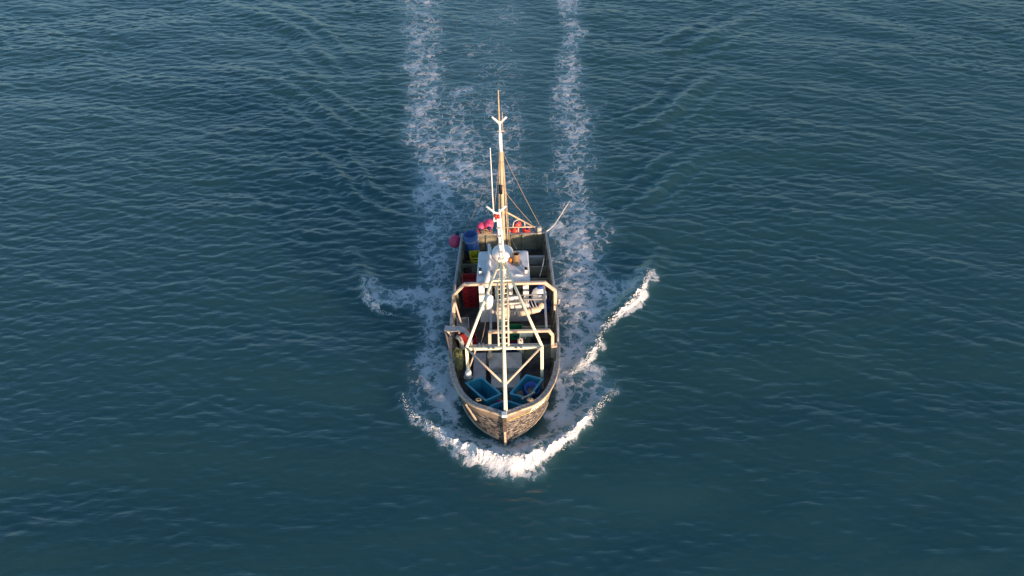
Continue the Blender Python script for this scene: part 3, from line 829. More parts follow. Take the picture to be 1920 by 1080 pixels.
# ---------------------------------------------------------------- gantry, bow pole, ladder
G1, G2 = P(875, 655, y=2.6), P(1016, 650, y=2.6)
G1.z = G2.z = (G1.z + G2.z) / 2
APEX = P(940, 489, y=6.4)
bm = BM(); bar(bm, G1 + Vector((-0.06, 0, 0)), G2 + Vector((0.06, 0, 0)), 0.10, 0.10, 0.008)
ga = new_obj('gantry', bm, 'cream_paint', boat)
for g in (G1, G2):
    bm = BM(); bar(bm, (g.x, g.y, DECK), (g.x, g.y, g.z + 0.06), 0.115, 0.115, 0.01); new_obj('post', bm, 'cream_paint', ga)
for g, x in ((G1, -0.07), (G2, 0.07)):
    bm = BM(); tube(bm, [g + Vector((0, 0, 0.05)), APEX + Vector((x, 0, 0.0))], 0.058, 10); new_obj('raking_leg', bm, 'cream_paint', ga, True)
bm = BM(); bar(bm, G1 + Vector((0.1, 0.16, 0.0)), G2 + Vector((-0.1, 0.16, 0.0)), 0.07, 0.07, 0.006); new_obj('back_beam', bm, 'peach_paint', ga)
for f in (0.17, 0.22):
    a = G1.lerp(G2, f) + Vector((0, 0.08, 0.075)); bm = BM(); box(bm, a, (0.05, 0.22, 0.08)); new_obj('clamp', bm, 'galvanised', ga)
for f in (0.30, 0.36, 0.66, 0.73):
    a = G1.lerp(G2, f) + Vector((0, -0.02, 0.055)); bm = BM(); box(bm, a, (0.09, 0.16, 0.06), bev=0.01); new_obj('block', bm, 'galvanised', ga)
BOWP = P(948, 770, z=1.75); BOWP = Vector((BOWP.x, 0.16, 1.76))
fpole = lambda y: BOWP.lerp(APEX, (y - BOWP.y) / (APEX.y - BOWP.y))
VE = fpole(1.15)
for g in (G1, G2):
    bm = BM(); tube(bm, [g + Vector((0, -0.02, 0.06)), VE + Vector((0, 0.0, -0.03))], 0.042, 8); new_obj('vee_brace', bm, 'peach_paint', ga, True)
for y in (5.45, 5.95):
    a = (G1.lerp(APEX, (y - 2.6) / 3.8)); b = (G2.lerp(APEX, (y - 2.6) / 3.8))
    bm = BM(); bar(bm, a + Vector((0, 0, 0.06)), b + Vector((0, 0, 0.06)), 0.06, 0.05); new_obj('top_tie', bm, 'cream_paint', ga)
bm = BM(); box(bm, APEX + Vector((0, -0.02, 0.02)), (0.26, 0.24, 0.22), bev=0.03); new_obj('apex_plate', bm, 'cream_paint', ga)
bm = BM(); tube(bm, [BOWP, APEX + Vector((0, -0.05, 0.03))], 0.068, 12); bp_ = new_obj('bow_pole', bm, 'cream_paint', boat, True)
bm = BM(); tube(bm, [BOWP + Vector((0, -0.12, -0.10)), BOWP + Vector((0, 0.0, 0.02))], 0.025, 8); new_obj('shackle', bm, 'galvanised', bp_, True)
# mast column in front of the wheelhouse
bm = BM(); bar(bm, (APEX.x, 6.40, DECK), (APEX.x, 6.40, APEX.z - 0.05), 0.20, 0.16, 0.015); new_obj('mast_column', bm, 'peach_paint', boat)
bm = BM(); box(bm, (APEX.x, 6.12, 1.10), (0.52, 0.36, 1.30), bev=0.02); wc = new_obj('winch_casing', bm, 'peach_paint', boat)
for s in (-1, 1):
    bm = BM(); lathe(bm, [(0, 0), (0.16, 0), (0.16, 0.03), (0.09, 0.05), (0.09, 0.18), (0.16, 0.20), (0.16, 0.23), (0, 0.23)], 18, Matrix.Translation((APEX.x + s * 0.26, 6.1, 1.45)) @ Matrix.Rotation(s * math.pi / 2, 4, 'Y')); new_obj('winch_drum', bm, 'galvanised', wc, True)
# ladder lying up the raking frame
LA0, LB0 = P(935.2, 655, y=2.66), P(953.8, 655, y=2.66)
topf = 0.90
LA1, LB1 = P(932.5, 520, y=5.9), P(950.8, 513, y=6.0)
LA1.z = LB1.z = (LA1.z + LB1.z) / 2 ; LA0.z = LB0.z = G1.z + 0.03
bm = BM(); tube(bm, [LA0, LA1], 0.03, 8); ld = new_obj('ladder', bm, 'cream_paint', boat, True)
bm = BM(); tube(bm, [LB0, LB1], 0.03, 8); new_obj('ladder_rail', bm, 'cream_paint', ld, True)
for i in range(13):
    f = 0.04 + 0.92 * i / 12
    bm = BM(); tube(bm, [LA0.lerp(LA1, f), LB0.lerp(LB1, f)], 0.022, 6); new_obj('rung', bm, 'cream_paint', ld, True)

# ---------------------------------------------------------------- short white foremast at the apex
def ylen(u, v, y): return P(u, v, y=y)
yy = 6.45
fm0 = Vector((APEX.x, yy, APEX.z)); fm1 = P(933, 409, y=yy)
bm = BM(); tube(bm, [fm0, fm1], 0.055, 10); fmo = new_obj('foremast', bm, 'white_paint', boat, True)
yb = 6.9
bm = BM(); tube(bm, [Vector((0.06, yb, 2.74)), P(943, 464, y=yb), P(936, 392, y=yb)], 0.045, 10); new_obj('mast_pole', bm, 'white_paint', fmo, True)
bm = BM(); tube(bm, [P(912, 387, y=yy), P(928, 399, y=yy), P(934, 400, y=yy)], 0.042, 8); new_obj('antenna_arm', bm, 'white_paint', fmo, True)
bm = BM(); tube(bm, [P(949, 386, y=yy), P(937, 396, y=yy), P(934, 400, y=yy)], 0.042, 8); new_obj('antenna_arm', bm, 'white_paint', fmo, True)
bm = BM(); tube(bm, [fm1, P(933.5, 400, y=yy)], 0.03, 8); new_obj('mast_tip', bm, 'white_paint', fmo, True)
for u in (929.5, 934.5):
    c = P(u, 406, y=yy - 0.08); bm = BM(); lathe(bm, [(0, -.07), (0.055, -.07), (0.055, .07), (0, .07)], 12, Matrix.Translation(c)); new_obj('red_lamp', bm, 'red_lamp', fmo, True)
for u, v0, v1 in ((926, 404, 416),):
    bm = BM(); tube(bm, [P(u, v0, y=yy), P(u + 1, v1, y=yy)], 0.028, 8); new_obj('bracket', bm, 'white_paint', fmo, True)
bm = BM(); bar(bm, P(925, 413, y=yy), P(934, 414, y=yy), 0.05); new_obj('bracket', bm, 'white_paint', fmo)
for v in (425, 440, 455, 470):
    f = (487 - v) / (487 - 409)
    c = fm0.lerp(fm1, f); bm = BM(); box(bm, c + Vector((0.0, -0.05, 0)), (0.16, 0.10, 0.07), bev=0.01); new_obj('mast_step', bm, 'galvanised', fmo)
bm = BM(); tube(bm, [P(925.5, 404, y=yy), P(919, 277, y=yy)], 0.026, 6, r2=0.016); new_obj('whip_antenna', bm, 'white_vinyl', fmo, True)

# ---------------------------------------------------------------- tall aft mast
ym = 9.5
mb = Vector((0.0, ym, DECK)); m1 = P(939, 284, y=ym); m2 = P(937, 232, y=ym)
bm = BM(); tube(bm, [mb, m1], 0.095, 12, r2=0.07); am = new_obj('aft_mast', bm, 'tan_mast', boat, True)
for sx, r in ((-0.11, 0.014), (0.11, 0.02), (0.15, 0.012)):
    bm = BM(); tube(bm, [mb + Vector((sx * 2.0, -0.05, 1.2)), m1 + Vector((sx * 0.55, -0.02, 0.03))], r, 6); new_obj('halyard', bm, 'tan_mast', am, True)
bm = BM(); tube(bm, [P(939.5, 362, y=ym), P(939.3, 345, y=ym)], 0.098, 12); new_obj('mast_wrap', bm, 'black_rubber', am, True)
bm = BM(); tube(bm, [m1, P(937.5, 250, y=ym)], 0.075, 12); new_obj('topmast', bm, 'white_paint', am, True)
bm = BM(); tube(bm, [P(937.5, 250, y=ym), m2], 0.045, 10); new_obj('topmast', bm, 'white_paint', am, True)
for u in (922, 949.5):
    bm = BM(); tube(bm, [P(u, 219, y=ym), P(936.5 + (1 if u > 930 else -1), 230.5, y=ym)], 0.045, 8); new_obj('antenna_arm', bm, 'white_paint', am, True)
bm = BM(); lathe(bm, [(0, -.08), (0.07, -.08), (0.07, .05), (0, .07)], 12, Matrix.Translation(P(936.5, 230, y=ym))); new_obj('masthead_lamp', bm, 'white_vinyl', am, True)
bm = BM(); tube(bm, [P(936, 229, y=ym), P(934, 169, y=ym)], 0.036, 8, r2=0.024); new_obj('pole_antenna', bm, 'tan_mast', am, True)
bm = BM(); tube(bm, [P(942.5, 247, y=ym), P(941.5, 210, y=ym)], 0.014, 6); new_obj('thin_antenna', bm, 'tan_mast', am, True)
bm = BM(); bar(bm, P(933, 245.5, y=ym), P(946, 245.5, y=ym), 0.035); new_obj('spreader', bm, 'tan_mast', am)
b0 = P(950, 398, y=ym); b1 = P(1000, 425, y=11.7)
bm = BM(); tube(bm, [P(944, 396, y=ym), b0, b1], 0.04, 8); new_obj('derrick_boom', bm, 'tan_mast', am, True)
def wire(name, a, b, r, m, par, sag=0.0):
    a = Vector(a); b = Vector(b); pts = []
    for i in range(9):
        f = i / 8; p = a.lerp(b, f); p.z -= sag * 4 * f * (1 - f); pts.append(p)
    bm = BM(); tube(bm, pts, r, 5); return new_obj(name, bm, m, par, True)
wire('stay', P(943, 286, y=ym), P(1013, 424, y=11.7), 0.011, 'rope_tan', am, 0.08)
wire('stay', P(946, 358, y=ym), P(998, 420, y=11.6), 0.012, 'rope_tan', am, 0.05)
wire('stay', P(936, 290, y=ym), (-1.85, 11.6, 1.35), 0.009, 'rope_tan', am, 0.05)
wire('stay', P(936, 300, y=ym), (-0.55, 8.6, 2.72), 0.009, 'rope_tan', am, 0.03)
wire('stay', P(946, 396, y=ym), P(953, 420, y=11.6), 0.012, 'rope_tan', am)
wire('stay', P(953, 432, y=11.6), P(968, 466, y=8.5), 0.012, 'rope_tan', am, 0.05)

# ---------------------------------------------------------------- shelter arches
ya = 6.30
AA = [P(850, 575, y=ya), P(850, 554, y=ya), P(870, 533, y=ya), P(1021, 530, y=ya), P(1041, 545, y=ya), P(1041, 572, y=ya)]
AA[2].z = AA[3].z = (AA[2].z + AA[3].z) / 2
AA[0].z = AA[5].z = 1.30
bm = BM()
for a, b in zip(AA, AA[1:]):
    e = (b - a).normalized() * 0.03; bar(bm, a - e, b + e, 0.13, 0.11, 0.012)
sa = new_obj('shelter_arch', bm, 'peach_paint', boat)
yf = 3.95
AF = [P(918, 660, y=yf), P(918, 622, y=yf), P(1029, 620, y=yf), P(1036, 628, y=yf), P(1036, 680, y=yf)]
AF[0].z = 0.9; AF[-1].z = 0.9; AF[1].z = AF[2].z = (AF[1].z + AF[2].z) / 2
bm = BM()
for a, b in zip(AF, AF[1:]):
    e = (b - a).normalized() * 0.025; bar(bm, a - e, b + e, 0.12, 0.11, 0.012)
sf = new_obj('shelter_arch', bm, 'peach_paint', boat)
bm = BM(); box(bm, (AF[-1].x + 0.05, yf + 0.0, 1.18), (0.24, 0.22, 0.62), bev=0.02); new_obj('arch_foot', bm, 'peach_paint', sf)
bm = BM(); box(bm, (AF[0].x, yf, 0.75), (0.2, 0.2, 0.6), bev=0.02); new_obj('arch_foot', bm, 'peach_paint', sf)
for xa, xf in ((-0.50, -0.50), (1.62, 1.64)):
    bm = BM(); bar(bm, (xa, ya - 0.06, AA[2].z - 0.12), (xf, yf + 0.06, AF[1].z - 0.02), 0.085, 0.085, 0.008); new_obj('roof_beam', bm, 'galvanised', sa)
# hauling gear cross bars
bm = BM()
for y, z in ((6.20, 2.15), (5.98, 2.10)):
    tube(bm, [(-0.15, y, z), (1.68, y, z + 0.03)], 0.035, 8)
hr = new_obj('hauler_rail', bm, 'galvanised', boat)
for x in (0.45, 0.80, 1.15):
    bm = BM(); box(bm, (x, 6.09, 2.14), (0.06, 0.30, 0.09), bev=0.008); new_obj('clamp', bm, 'galvanised', hr)
bm = BM(); tube(bm, [(0.1, 6.02, 2.18), (0.6, 6.02, 2.19)], 0.07, 10); new_obj('ram_cylinder', bm, 'white_paint', hr, True)
bm = BM(); lathe(bm, [(0, -.07), (0.10, -.07), (0.10, .07), (0, .07)], 14, Matrix.Translation((1.62, 6.0, 2.22))); new_obj('pivot', bm, 'galvanised', hr, True)
for i in range(5):
    x = 0.78 + i * 0.13
    bm = BM(); tube(bm, [(x - 0.1, 5.98, 2.10), (x - 0.02, 5.95, 1.85), (x + 0.08, 5.84, 1.70), (x + 0.06, 5.80, 1.58)], 0.02, 6); new_obj('hydraulic_hose', bm, 'galvanised', hr, True)
bm = BM()
q = [Vector((0.42, 6.0, 1.80)), Vector((0.72, 6.08, 1.80)), Vector((0.78, 5.80, 1.62)), Vector((0.50, 5.70, 1.60))]
for a, b in zip(q, q[1:] + q[:1]): bar(bm, a, b, 0.05, 0.06)
new_obj('roller_frame', bm, 'galvanised', hr)
bm = BM(); lathe(bm, [(0, -.05), (0.13, -.05), (0.13, -.03), (0.08, 0), (0.13, .03), (0.13, .05), (0, .05)], 16, Matrix.Translation((1.50, 5.98, 1.78)) @ Matrix.Rotation(0.8, 4, 'X')); new_obj('hauler_sheave', bm, 'peach_paint', hr, True)
# rail hoops outside on the port side
bm = BM(); tube(bm, [P(1041, 578, x=2.2), P(1049, 560, x=2.35), P(1050, 562, x=2.38), P(1043, 582, x=2.2)], 0.022, 6); new_obj('rail_hook', bm, 'rope_white', boat, True)
# port side rail and stanchions
bm = BM(); tube(bm, [(2.08, 4.1, 1.55), (2.13, 5.4, 1.60), (2.09, 7.0, 1.60), (2.02, 9.0, 1.52), (1.88, 11.6, 1.50)], 0.03, 8)
sr = new_obj('side_rail', bm, 'galvanised', boat, True)
for y in (4.2, 5.6, 7.1, 8.6, 10.1, 11.5):
    t = t_of_y(y); p = hull_pt(t, zs(t), 1, 0.05); bm = BM(); tube(bm, [p, Vector((p.x, p.y, 1.55))], 0.024, 6); new_obj('stanchion', bm, 'galvanised', sr, True)
bm = BM(); tube(bm, [(-2.07, 7.2, 1.34), (-2.05, 8.6, 1.42), (-1.96, 10.2, 1.44), (-1.88, 11.6, 1.46)], 0.03, 8); sr2 = new_obj('side_rail', bm, 'galvanised', boat, True)
for y in (7.6, 8.9, 10.2, 11.5):
    t = t_of_y(y); p = hull_pt(t, zs(t), -1, 0.05); bm = BM(); tube(bm, [p, Vector((p.x, p.y, 1.42))], 0.024, 6); new_obj('stanchion', bm, 'galvanised', sr2, True)
# stern rail with hoop
bm = BM(); tube(bm, [(-0.1, 11.8, 1.63), (1.45, 11.8, 1.63)], 0.028, 8); srn = new_obj('stern_rail', bm, 'peach_paint', boat, True)
for x in (-0.05, 0.64, 1.42):
    bm = BM(); tube(bm, [(x, 11.8, 1.34), (x, 11.8, 1.63)], 0.03, 8); new_obj('stanchion', bm, 'peach_paint', srn, True)
bm = BM(); tube(bm, [Vector((0.40, 11.8, 1.63))] + arc((0.68, 11.8, 1.78), 0.26, math.pi, 0, 10, (1, 0, 0), (0, 0, 1)) + [Vector((0.94, 11.8, 1.63))], 0.026, 8); new_obj('hoop', bm, 'rope_white', srn, True)
bm = BM(); box(bm, (1.58, 11.72, 1.5), (0.2, 0.2, 0.34), bev=0.03); new_obj('fairlead', bm, 'grey_paint', srn)
# thwart lockers aft on the port side
bm = BM(); box(bm, (1.38, 10.55, 0.68), (0.85, 0.16, 0.46), bev=0.01); lk = new_obj('aft_pound', bm, 'grey_paint', boat)
for y, zt in ((9.75, 0.95), (9.0, 0.85)):
    bm = BM(); box(bm, (1.45, y, (DECK + zt) / 2), (0.95, 0.06, zt - DECK), bev=0.008); new_obj('pound_board', bm, 'bulwark_paint', lk)
bm = BM(); box(bm, (1.35, 10.15, 0.55), (0.55, 0.26, 0.2), bev=0.01); new_obj('red_board', bm, 'net_brown', lk)
for y, zt in ((10.1, 0.9), (9.3, 0.82)):
    bm = BM(); box(bm, (-1.5, y, (DECK + zt) / 2), (0.85, 0.06, zt - DECK), bev=0.008); new_obj('pound_board', bm, 'bulwark_paint', lk)

# ---------------------------------------------------------------- hauling station on the starboard rail
gz = 1.75
g0, g1_, g2_, g3_ = P(834, 618, z=gz), P(846, 621, z=gz), P(871, 623, z=gz), P(885, 645, z=gz)
bm = BM()
pts = [P(833, 619, z=gz), P(845, 621, z=gz), P(860, 620, z=gz), P(872, 624, z=gz), P(880, 634, z=gz), P(885, 648, z=gz)]
for a, b in zip(pts, pts[1:]):
    v = [bm.verts.new(p) for p in (a, b, b + Vector((0.02, 0.30, 0)), a + Vector((0.02, 0.30, 0)), a - Vector((0, 0, 0.05)), b - Vector((0, 0, 0.05)), b + Vector((0.02, 0.30, -0.05)), a + Vector((0.02, 0.30, -0.05)))]
    for f in ((0, 1, 2, 3), (7, 6, 5, 4), (0, 4, 5, 1), (2, 6, 7, 3), (1, 5, 6, 2), (0, 3, 7, 4)): bm.faces.new([v[i] for i in f])
hs = new_obj('hauling_shelf', bm, 'galvanised', boat)
bm = BM(); bar(bm, pts[0] + Vector((0.05, 0.1, -0.02)), (-2.10, 4.9, 1.25), 0.16, 0.10, 0.01); new_obj('shelf_bracket', bm, 'peach_paint', hs)
bm = BM(); tube(bm, [p + Vector((0, -0.02, 0.0)) for p in pts[3:]] + [P(886, 656, z=1.5)], 0.035, 8); new_obj('guard_tube', bm, 'peach_paint', hs, True)
bm = BM(); bar(bm, P(852, 560, y=6.2) + Vector((0, 0, -0.1)), P(864, 605, y=5.6), 0.06, 0.05); new_obj('prop', bm, 'peach_paint', hs)
bm = BM(); bar(bm, pts[2] - Vector((0, -0.2, 0.05)), (pts[2].x, pts[2].y + 0.2, DECK), 0.06); new_obj('prop', bm, 'galvanised', hs)
# outboard sheet below the shelf
bm = BM(); a, b = pts[0], P(846, 672, z=1.5)
v = [bm.verts.new(p) for p in (a, b, Vector((b.x + 0.02, b.y, 1.2)), Vector((a.x + 0.2, a.y, 1.2)))]
bm.faces.new(v); r = bmesh.ops.solidify(bm, geom=bm.faces[:], thickness=0.03); new_obj('hauling_plate', bm, 'grey_wood', hs)

# =================================================================== LOOSE THINGS
def thing(name, label, cat, loc, rot=(0, 0, 0), group=None):
    o = D.objects.new(name, None); COL.objects.link(o)
    o.matrix_world = BOAT_M @ Matrix.Translation(Vector(loc)) @ Matrix.Rotation(rot[2], 4, 'Z') @ Matrix.Rotation(rot[1], 4, 'Y') @ Matrix.Rotation(rot[0], 4, 'X')
    o.empty_display_size = 0.2
    tag(o, label, cat, group); return o
def solo(name, bm, m, label, cat, group=None, smooth=True):
    o = new_obj(name, bm, m, None, smooth); o.matrix_world = BOAT_M; tag(o, label, cat, group); return o

def fish_tub(label, corners, zb, zt, th=0.05, group='blue fish tubs in the bow', m='teal_plastic', par=None):
    c = sum((Vector(p) for p in corners), Vector()) / len(corners)
    t = thing('fish_tub', label, 'tub', (c.x, c.y, zb), group=group)
    cs = [Vector((p[0] - c.x, p[1] - c.y, 0)) for p in corners]
    def rounded(k, z):                     # inset polygon with clipped corners
        out = []
        n = len(cs)
        for i in range(n):
            p, q, r = cs[i - 1], cs[i], cs[(i + 1) % n]
            e1 = (p - q).normalized(); e2 = (r - q).normalized()
            q2 = q + (e1 + e2) * k if k else q
            rr = 0.07
            for f in (0, 0.5, 1):
                a = q2 + e1 * rr; b = q2 + e2 * rr
                out.append((a.lerp(q2, f).lerp(q2.lerp(b, f), f)) + Vector((0, 0, z)))
        return out
    H = zt - zb
    bm = BM()
    rows = [[bm.verts.new(v) for v in rounded(k, z)] for k, z in ((0.09, 0.0), (0.035, H - 0.07), (0.035, H - 0.01), (0.035 + th, H - 0.01), (0.09 + th, 0.05))]
    for a, b in zip(rows, rows[1:]):
        for i in range(len(a)): bm.faces.new((a[i], a[(i + 1) % len(a)], b[(i + 1) % len(a)], b[i]))
    bm.faces.new(rows[0][::-1]); bm.faces.new(rows[-1])
    new_obj('body', bm, m, t)
    bm = BM()
    rows = [[bm.verts.new(v) for v in rounded(k, z)] for k, z in ((0.0, H - 0.06), (0.0, H), (0.03 + th, H), (0.03 + th, H - 0.012), (0.03, H - 0.012), (0.03, H - 0.06))]
    for a, b in zip(rows, rows[1:] + rows[:1]):
        for i in range(len(a)): bm.faces.new((a[i], a[(i + 1) % len(a)], b[(i + 1) % len(a)], b[i]))
    new_obj('rim', bm, m, t)
    return t
zt = 1.25
fish_tub('empty teal fish tub in the bow beside the white float', [P(870, 717, z=zt), P(903, 706, z=zt), P(942, 738, z=zt), P(910, 753, z=zt)][::-1], DECK + 0.01, zt)
fish_tub('teal fish tub in the bow holding a blue basket and brown sack', [P(986, 701, z=zt), P(1020, 710, z=zt), P(991, 748, z=zt), P(954, 738, z=zt)], DECK + 0.01, zt)
ztc = 1.12
pc = [P(912, 754, z=ztc), P(948, 743, z=ztc), P(990, 751, z=ztc)]
fish_tub('dark teal tub wedged right behind the stem with a pink float inside', [Vector((-0.60, 1.06, 0)), Vector((0.04, 1.36, 0)), Vector((0.70, 1.06, 0)), Vector((0.40, 0.56, 0)), Vector((-0.34, 0.56, 0))][::-1], DECK + 0.01, ztc)

def basket(name, label, cat, loc, r0, r1, h, m, rot=(0, 0, 0), group=None, handles=True):
    t = thing(name, label, cat, loc, rot, group)
    bm = BM(); lathe(bm, [(0, 0), (r0, 0), (r1, h), (r1 - 0.025, h), (r0 - 0.02, 0.03), (0, 0.03)], 22); new_obj('body', bm, m, t, True)
    bm = BM(); tube(bm, arc((0, 0, h), r1, 0, 2 * math.pi, 22, (1, 0, 0), (0, 1, 0)), 0.018, 6, caps=False); new_obj('rim', bm, m, t, True)
    if handles:
        for a in (0, math.pi):
            bm = BM(); tube(bm, arc((r1 * math.cos(a), r1 * math.sin(a), h), 0.09, 0, math.pi, 8, (-math.sin(a), math.cos(a), 0), (0, 0, 1)), 0.012, 6); new_obj('handle', bm, m, t, True)
    return t
pb_ = P(994, 727, z=1.15)
basket('fish_basket', 'royal blue round fish basket standing inside the bow tub', 'basket', (pb_.x, pb_.y - 0.02, 0.82), 0.20, 0.28, 0.42, 'blue_plastic', (0.25, 0.1, 0.3))

def lump(name, m, label, cat, c, s, seed, n=20, amp=0.3, group=None):
    bm = BM(); vs = []
    bmesh.ops.create_icosphere(bm, subdivisions=3, radius=1.0)
    for v in bm.verts:
        d = v.co.normalized()
        k = 1 + amp * (float(fbm(np.array(d.x * 2.2 + d.z * 1.3 + 7), np.array(d.y * 2.2 - d.z * 1.1 + 3), seed, 4)) - 0.5) * 2
        v.co = Vector((d.x * s[0] * k, d.y * s[1] * k, max(d.z, -0.5) * s[2] * k)) + Vector(c)
    return solo(name, bm, m, label, cat, group)
ps = P(972, 737, z=1.0)
lump('sack', 'sack_brown', 'rumpled brown sack lying in the bow tub beside the basket', 'sack', (ps.x, ps.y, 0.86), (0.24, 0.20, 0.20), 3)
pw = P(988, 742, z=1.28)
bm = BM(); bar(bm, P(978, 748, z=1.27), P(1003, 735, z=1.33), 0.07, 0.03, 0.006); solo('plank_offcut', bm, 'rub_wood', 'short brown board lying across the bow tub rim', 'board', smooth=False)
# contents of the blue basket
lump('bait_heap', 'sack_brown', 'brownish heap of bait inside the royal blue basket', 'bait', (pb_.x, pb_.y - 0.02, 0.98), (0.20, 0.20, 0.12), 9)

def buoy(label, loc, r, m='pink_rubber', rot=(0, 0, 0), group=None, neck='navy_rubber', stretch=1.12):
    t = thing('buoy', label, 'buoy', loc, rot, group)
    prof = [(0, -r * stretch)] + [(r * math.cos(a), r * stretch * math.sin(a)) for a in np.linspace(-1.4, 1.15, 12)]
    bm = BM(); lathe(bm, prof, 20); new_obj('float_body', bm, m, t, True)
    z0 = prof[-1][1]
    bm = BM(); lathe(bm, [(prof[-1][0] + 0.004, z0 - 0.004), (r * 0.30, z0 + r * 0.22), (r * 0.22, z0 + r * 0.45), (0, z0 + r * 0.5)], 14); nk = new_obj('neck', bm, neck, t, True)
    bm = BM(); tube(bm, arc((0, 0, z0 + r * 0.55), r * 0.16, 0, 2 * math.pi, 10, (1, 0, 0), (0, 0, 1)), r * 0.05, 6, caps=False); new_obj('eye', bm, neck, nk, True)
    return t
pk = P(936, 757, z=0.85)
buoy('deep pink float lying in the tub behind the stem', (pk.x, pk.y, 0.80), 0.20, rot=(1.2, 0.4, 0))
p_ = P(857, 452, z=1.05)
buoy('pink ball fender with navy top hung outside the quarter by the barrel', (min(p_.x, -2.22), p_.y, 1.05), 0.28, rot=(-0.5, 0.35, 0))
buoy('magenta buoy hung over the transom next to the blue barrel', P(902, 424, y=12.05), 0.19, rot=(1.9, 0.6, 0))
buoy('larger magenta buoy hung over the transom close to the mast', P(916, 420, y=12.08), 0.24, rot=(1.8, -0.5, 0))
buoy('small crimson buoy under the tangled rope on the transom', P(915, 434, y=11.95), 0.15, 'red_rubber', rot=(1.5, -1.2, 0))
buoy('small crimson buoy squeezed between the barrel and the rope tangle', P(899, 434, y=11.9), 0.16, 'red_rubber', rot=(1.2, 0.8, 0))
buoy('upright red buoy inside the stern hoop', P(971, 421, y=11.98), 0.17, 'red_rubber', rot=(0.4, -0.4, 0))
buoy('orange red buoy hanging below the stern hoop', P(966, 432, y=11.97), 0.19, 'red_rubber', rot=(2.6, 0.3, 0))
buoy('red buoy with dark eye hung near the stern corner fairlead', P(987, 432, y=11.97), 0.19, 'red_rubber', rot=(0.6, 0.3, 0))
buoy('small orange float beside the mast foot on the transom', P(955, 434, y=11.97), 0.12, 'red_rubber', rot=(1.2, 1.2, 0), neck='rope_tan')

# rope tangles
def tangle(name, label, m, c, s, n, seed, r=0.022, cat='rope', group=None):
    q = random.Random(seed); bm = BM()
    for k in range(n):
        a0 = q.uniform(0, 6.28); ph = q.uniform(0, 6.28); R = q.uniform(0.4, 1.0); zc = q.uniform(0, 1)
        pts = []
        for i in range(13):
            a = a0 + i * 0.52
            pts.append((c[0] + s[0] * R * math.cos(a) + q.uniform(-.1, .1) * s[0], c[1] + s[1] * R * math.sin(a) + q.uniform(-.1, .1) * s[1], c[2] + s[2] * (zc * (1.1 - R * 0.7) + 0.15 * math.sin(a * 2 + ph))))
        tube(bm, pts, r, 5)
    return solo(name, bm, m, label, cat, group)
pr_ = P(908, 430, y=11.82)
tangle('rope_coil', 'pale tangled rope draped over the transom among magenta buoys', 'rope_tan', (pr_.x, 11.80, 1.34), (0.32, 0.14, 0.22), 12, 5, 0.022)
tangle('net_heap', 'dark brown net heap between the blue barrel and the rail', 'net_brown', (-1.66, 10.45, DECK), (0.30, 0.55, 0.55), 34, 6, 0.035, 'net')
tangle('pot_rope', 'olive and tan pot rope heaped at the hauling station', 'net_olive', (-1.86, 3.75, 0.85), (0.24, 0.50, 0.62), 36, 8, 0.03)
tangle('rope_coil', 'brown rope coil lying on the starboard bow rail', 'rope_tan', P(897, 750, z=1.68), (0.10, 0.07, 0.06), 5, 21, 0.016)
tangle('rope_coil', 'brown rope coil lying on the lettered bow rail', 'rope_tan', P(994, 750, z=1.68), (0.12, 0.08, 0.07), 6, 22, 0.016)
tangle('hanging_hose', 'pale grey rope bunch hung from the front shelter arch', 'rope_white', (0.62, 4.0, 1.2), (0.12, 0.1, 0.8), 14, 23, 0.02)
tangle('float_line', 'white line bunched under the white float at the gantry post', 'rope_white', P(878, 708, z=1.1), (0.18, 0.12, 0.14), 8, 24, 0.018)

lump('net_bag', 'net_olive', 'olive bag of netting hanging at the hauling station rail', 'net', (-1.84, 3.62, 1.02), (0.22, 0.46, 0.34), 14, amp=0.5)
tangle('net_float_line', 'yellowish float line strewn over the olive net bag', 'yellow_line', (-1.82, 3.75, 1.18), (0.20, 0.40, 0.22), 9, 61, 0.025)
# blue barrel
t = thing('barrel', 'tall open blue plastic barrel in the starboard stern corner', 'barrel', (-1.42, 11.30, DECK), (-0.05, -0.07, 0))
bm = BM(); lathe(bm, [(0, 0), (0.29, 0), (0.31, 0.05), (0.32, 0.5), (0.33, 1.18), (0.30, 1.18), (0.285, 0.06), (0, 0.06)], 28); new_obj('body', bm, 'barrel_blue', t, True)
for z in (0.34, 0.78, 1.17):
    bm = BM(); tube(bm, arc((0, 0, z), 0.325, 0, 2 * math.pi, 28, (1, 0, 0), (0, 1, 0)), 0.02, 6, caps=False); new_obj('hoop', bm, 'barrel_blue', t, True)
bm = BM(); tube(bm, [Vector((0.36 * math.cos(a), 0.36 * math.sin(a) - 0.0, 0.98 + 0.06 * math.sin(a))) for a in np.linspace(3.4, 6.5, 16)], 0.012, 5); new_obj('rope_sling', bm, 'rope_white', t, True)
# yellow basket
t = thing('yellow_basket', 'yellow square fish basket between barrel and wheelhouse roof', 'basket', (-1.34, 10.62, DECK + 0.12), (0.12, 0.05, 0.15))
def crate_mesh(w, d, h, th=0.025, taper=0.03):
    bm = BM()
    def ring(k, z): return [bm.verts.new((sx * (w / 2 - k), sy * (d / 2 - k), z)) for sx, sy in ((-1, -1), (1, -1), (1, 1), (-1, 1))]
    rows = [ring(taper, 0), ring(0.012, h - 0.05), ring(0, h - 0.05), ring(0, h), ring(th, h), ring(th + taper, 0.03)]
    for a, b in zip(rows, rows[1:]):
        for i in range(4): bm.faces.new((a[i], a[(i + 1) % 4], b[(i + 1) % 4], b[i]))
    bm.faces.new(rows[0][::-1]); bm.faces.new(rows[-1])
    return bm
new_obj('body', crate_mesh(0.46, 0.50, 0.52), 'yellow_plastic', t)
bm = BM(); box(bm, (0, -0.252, 0.42), (0.16, 0.012, 0.05)); new_obj('hand_hole', bm, 'black_rubber', t)

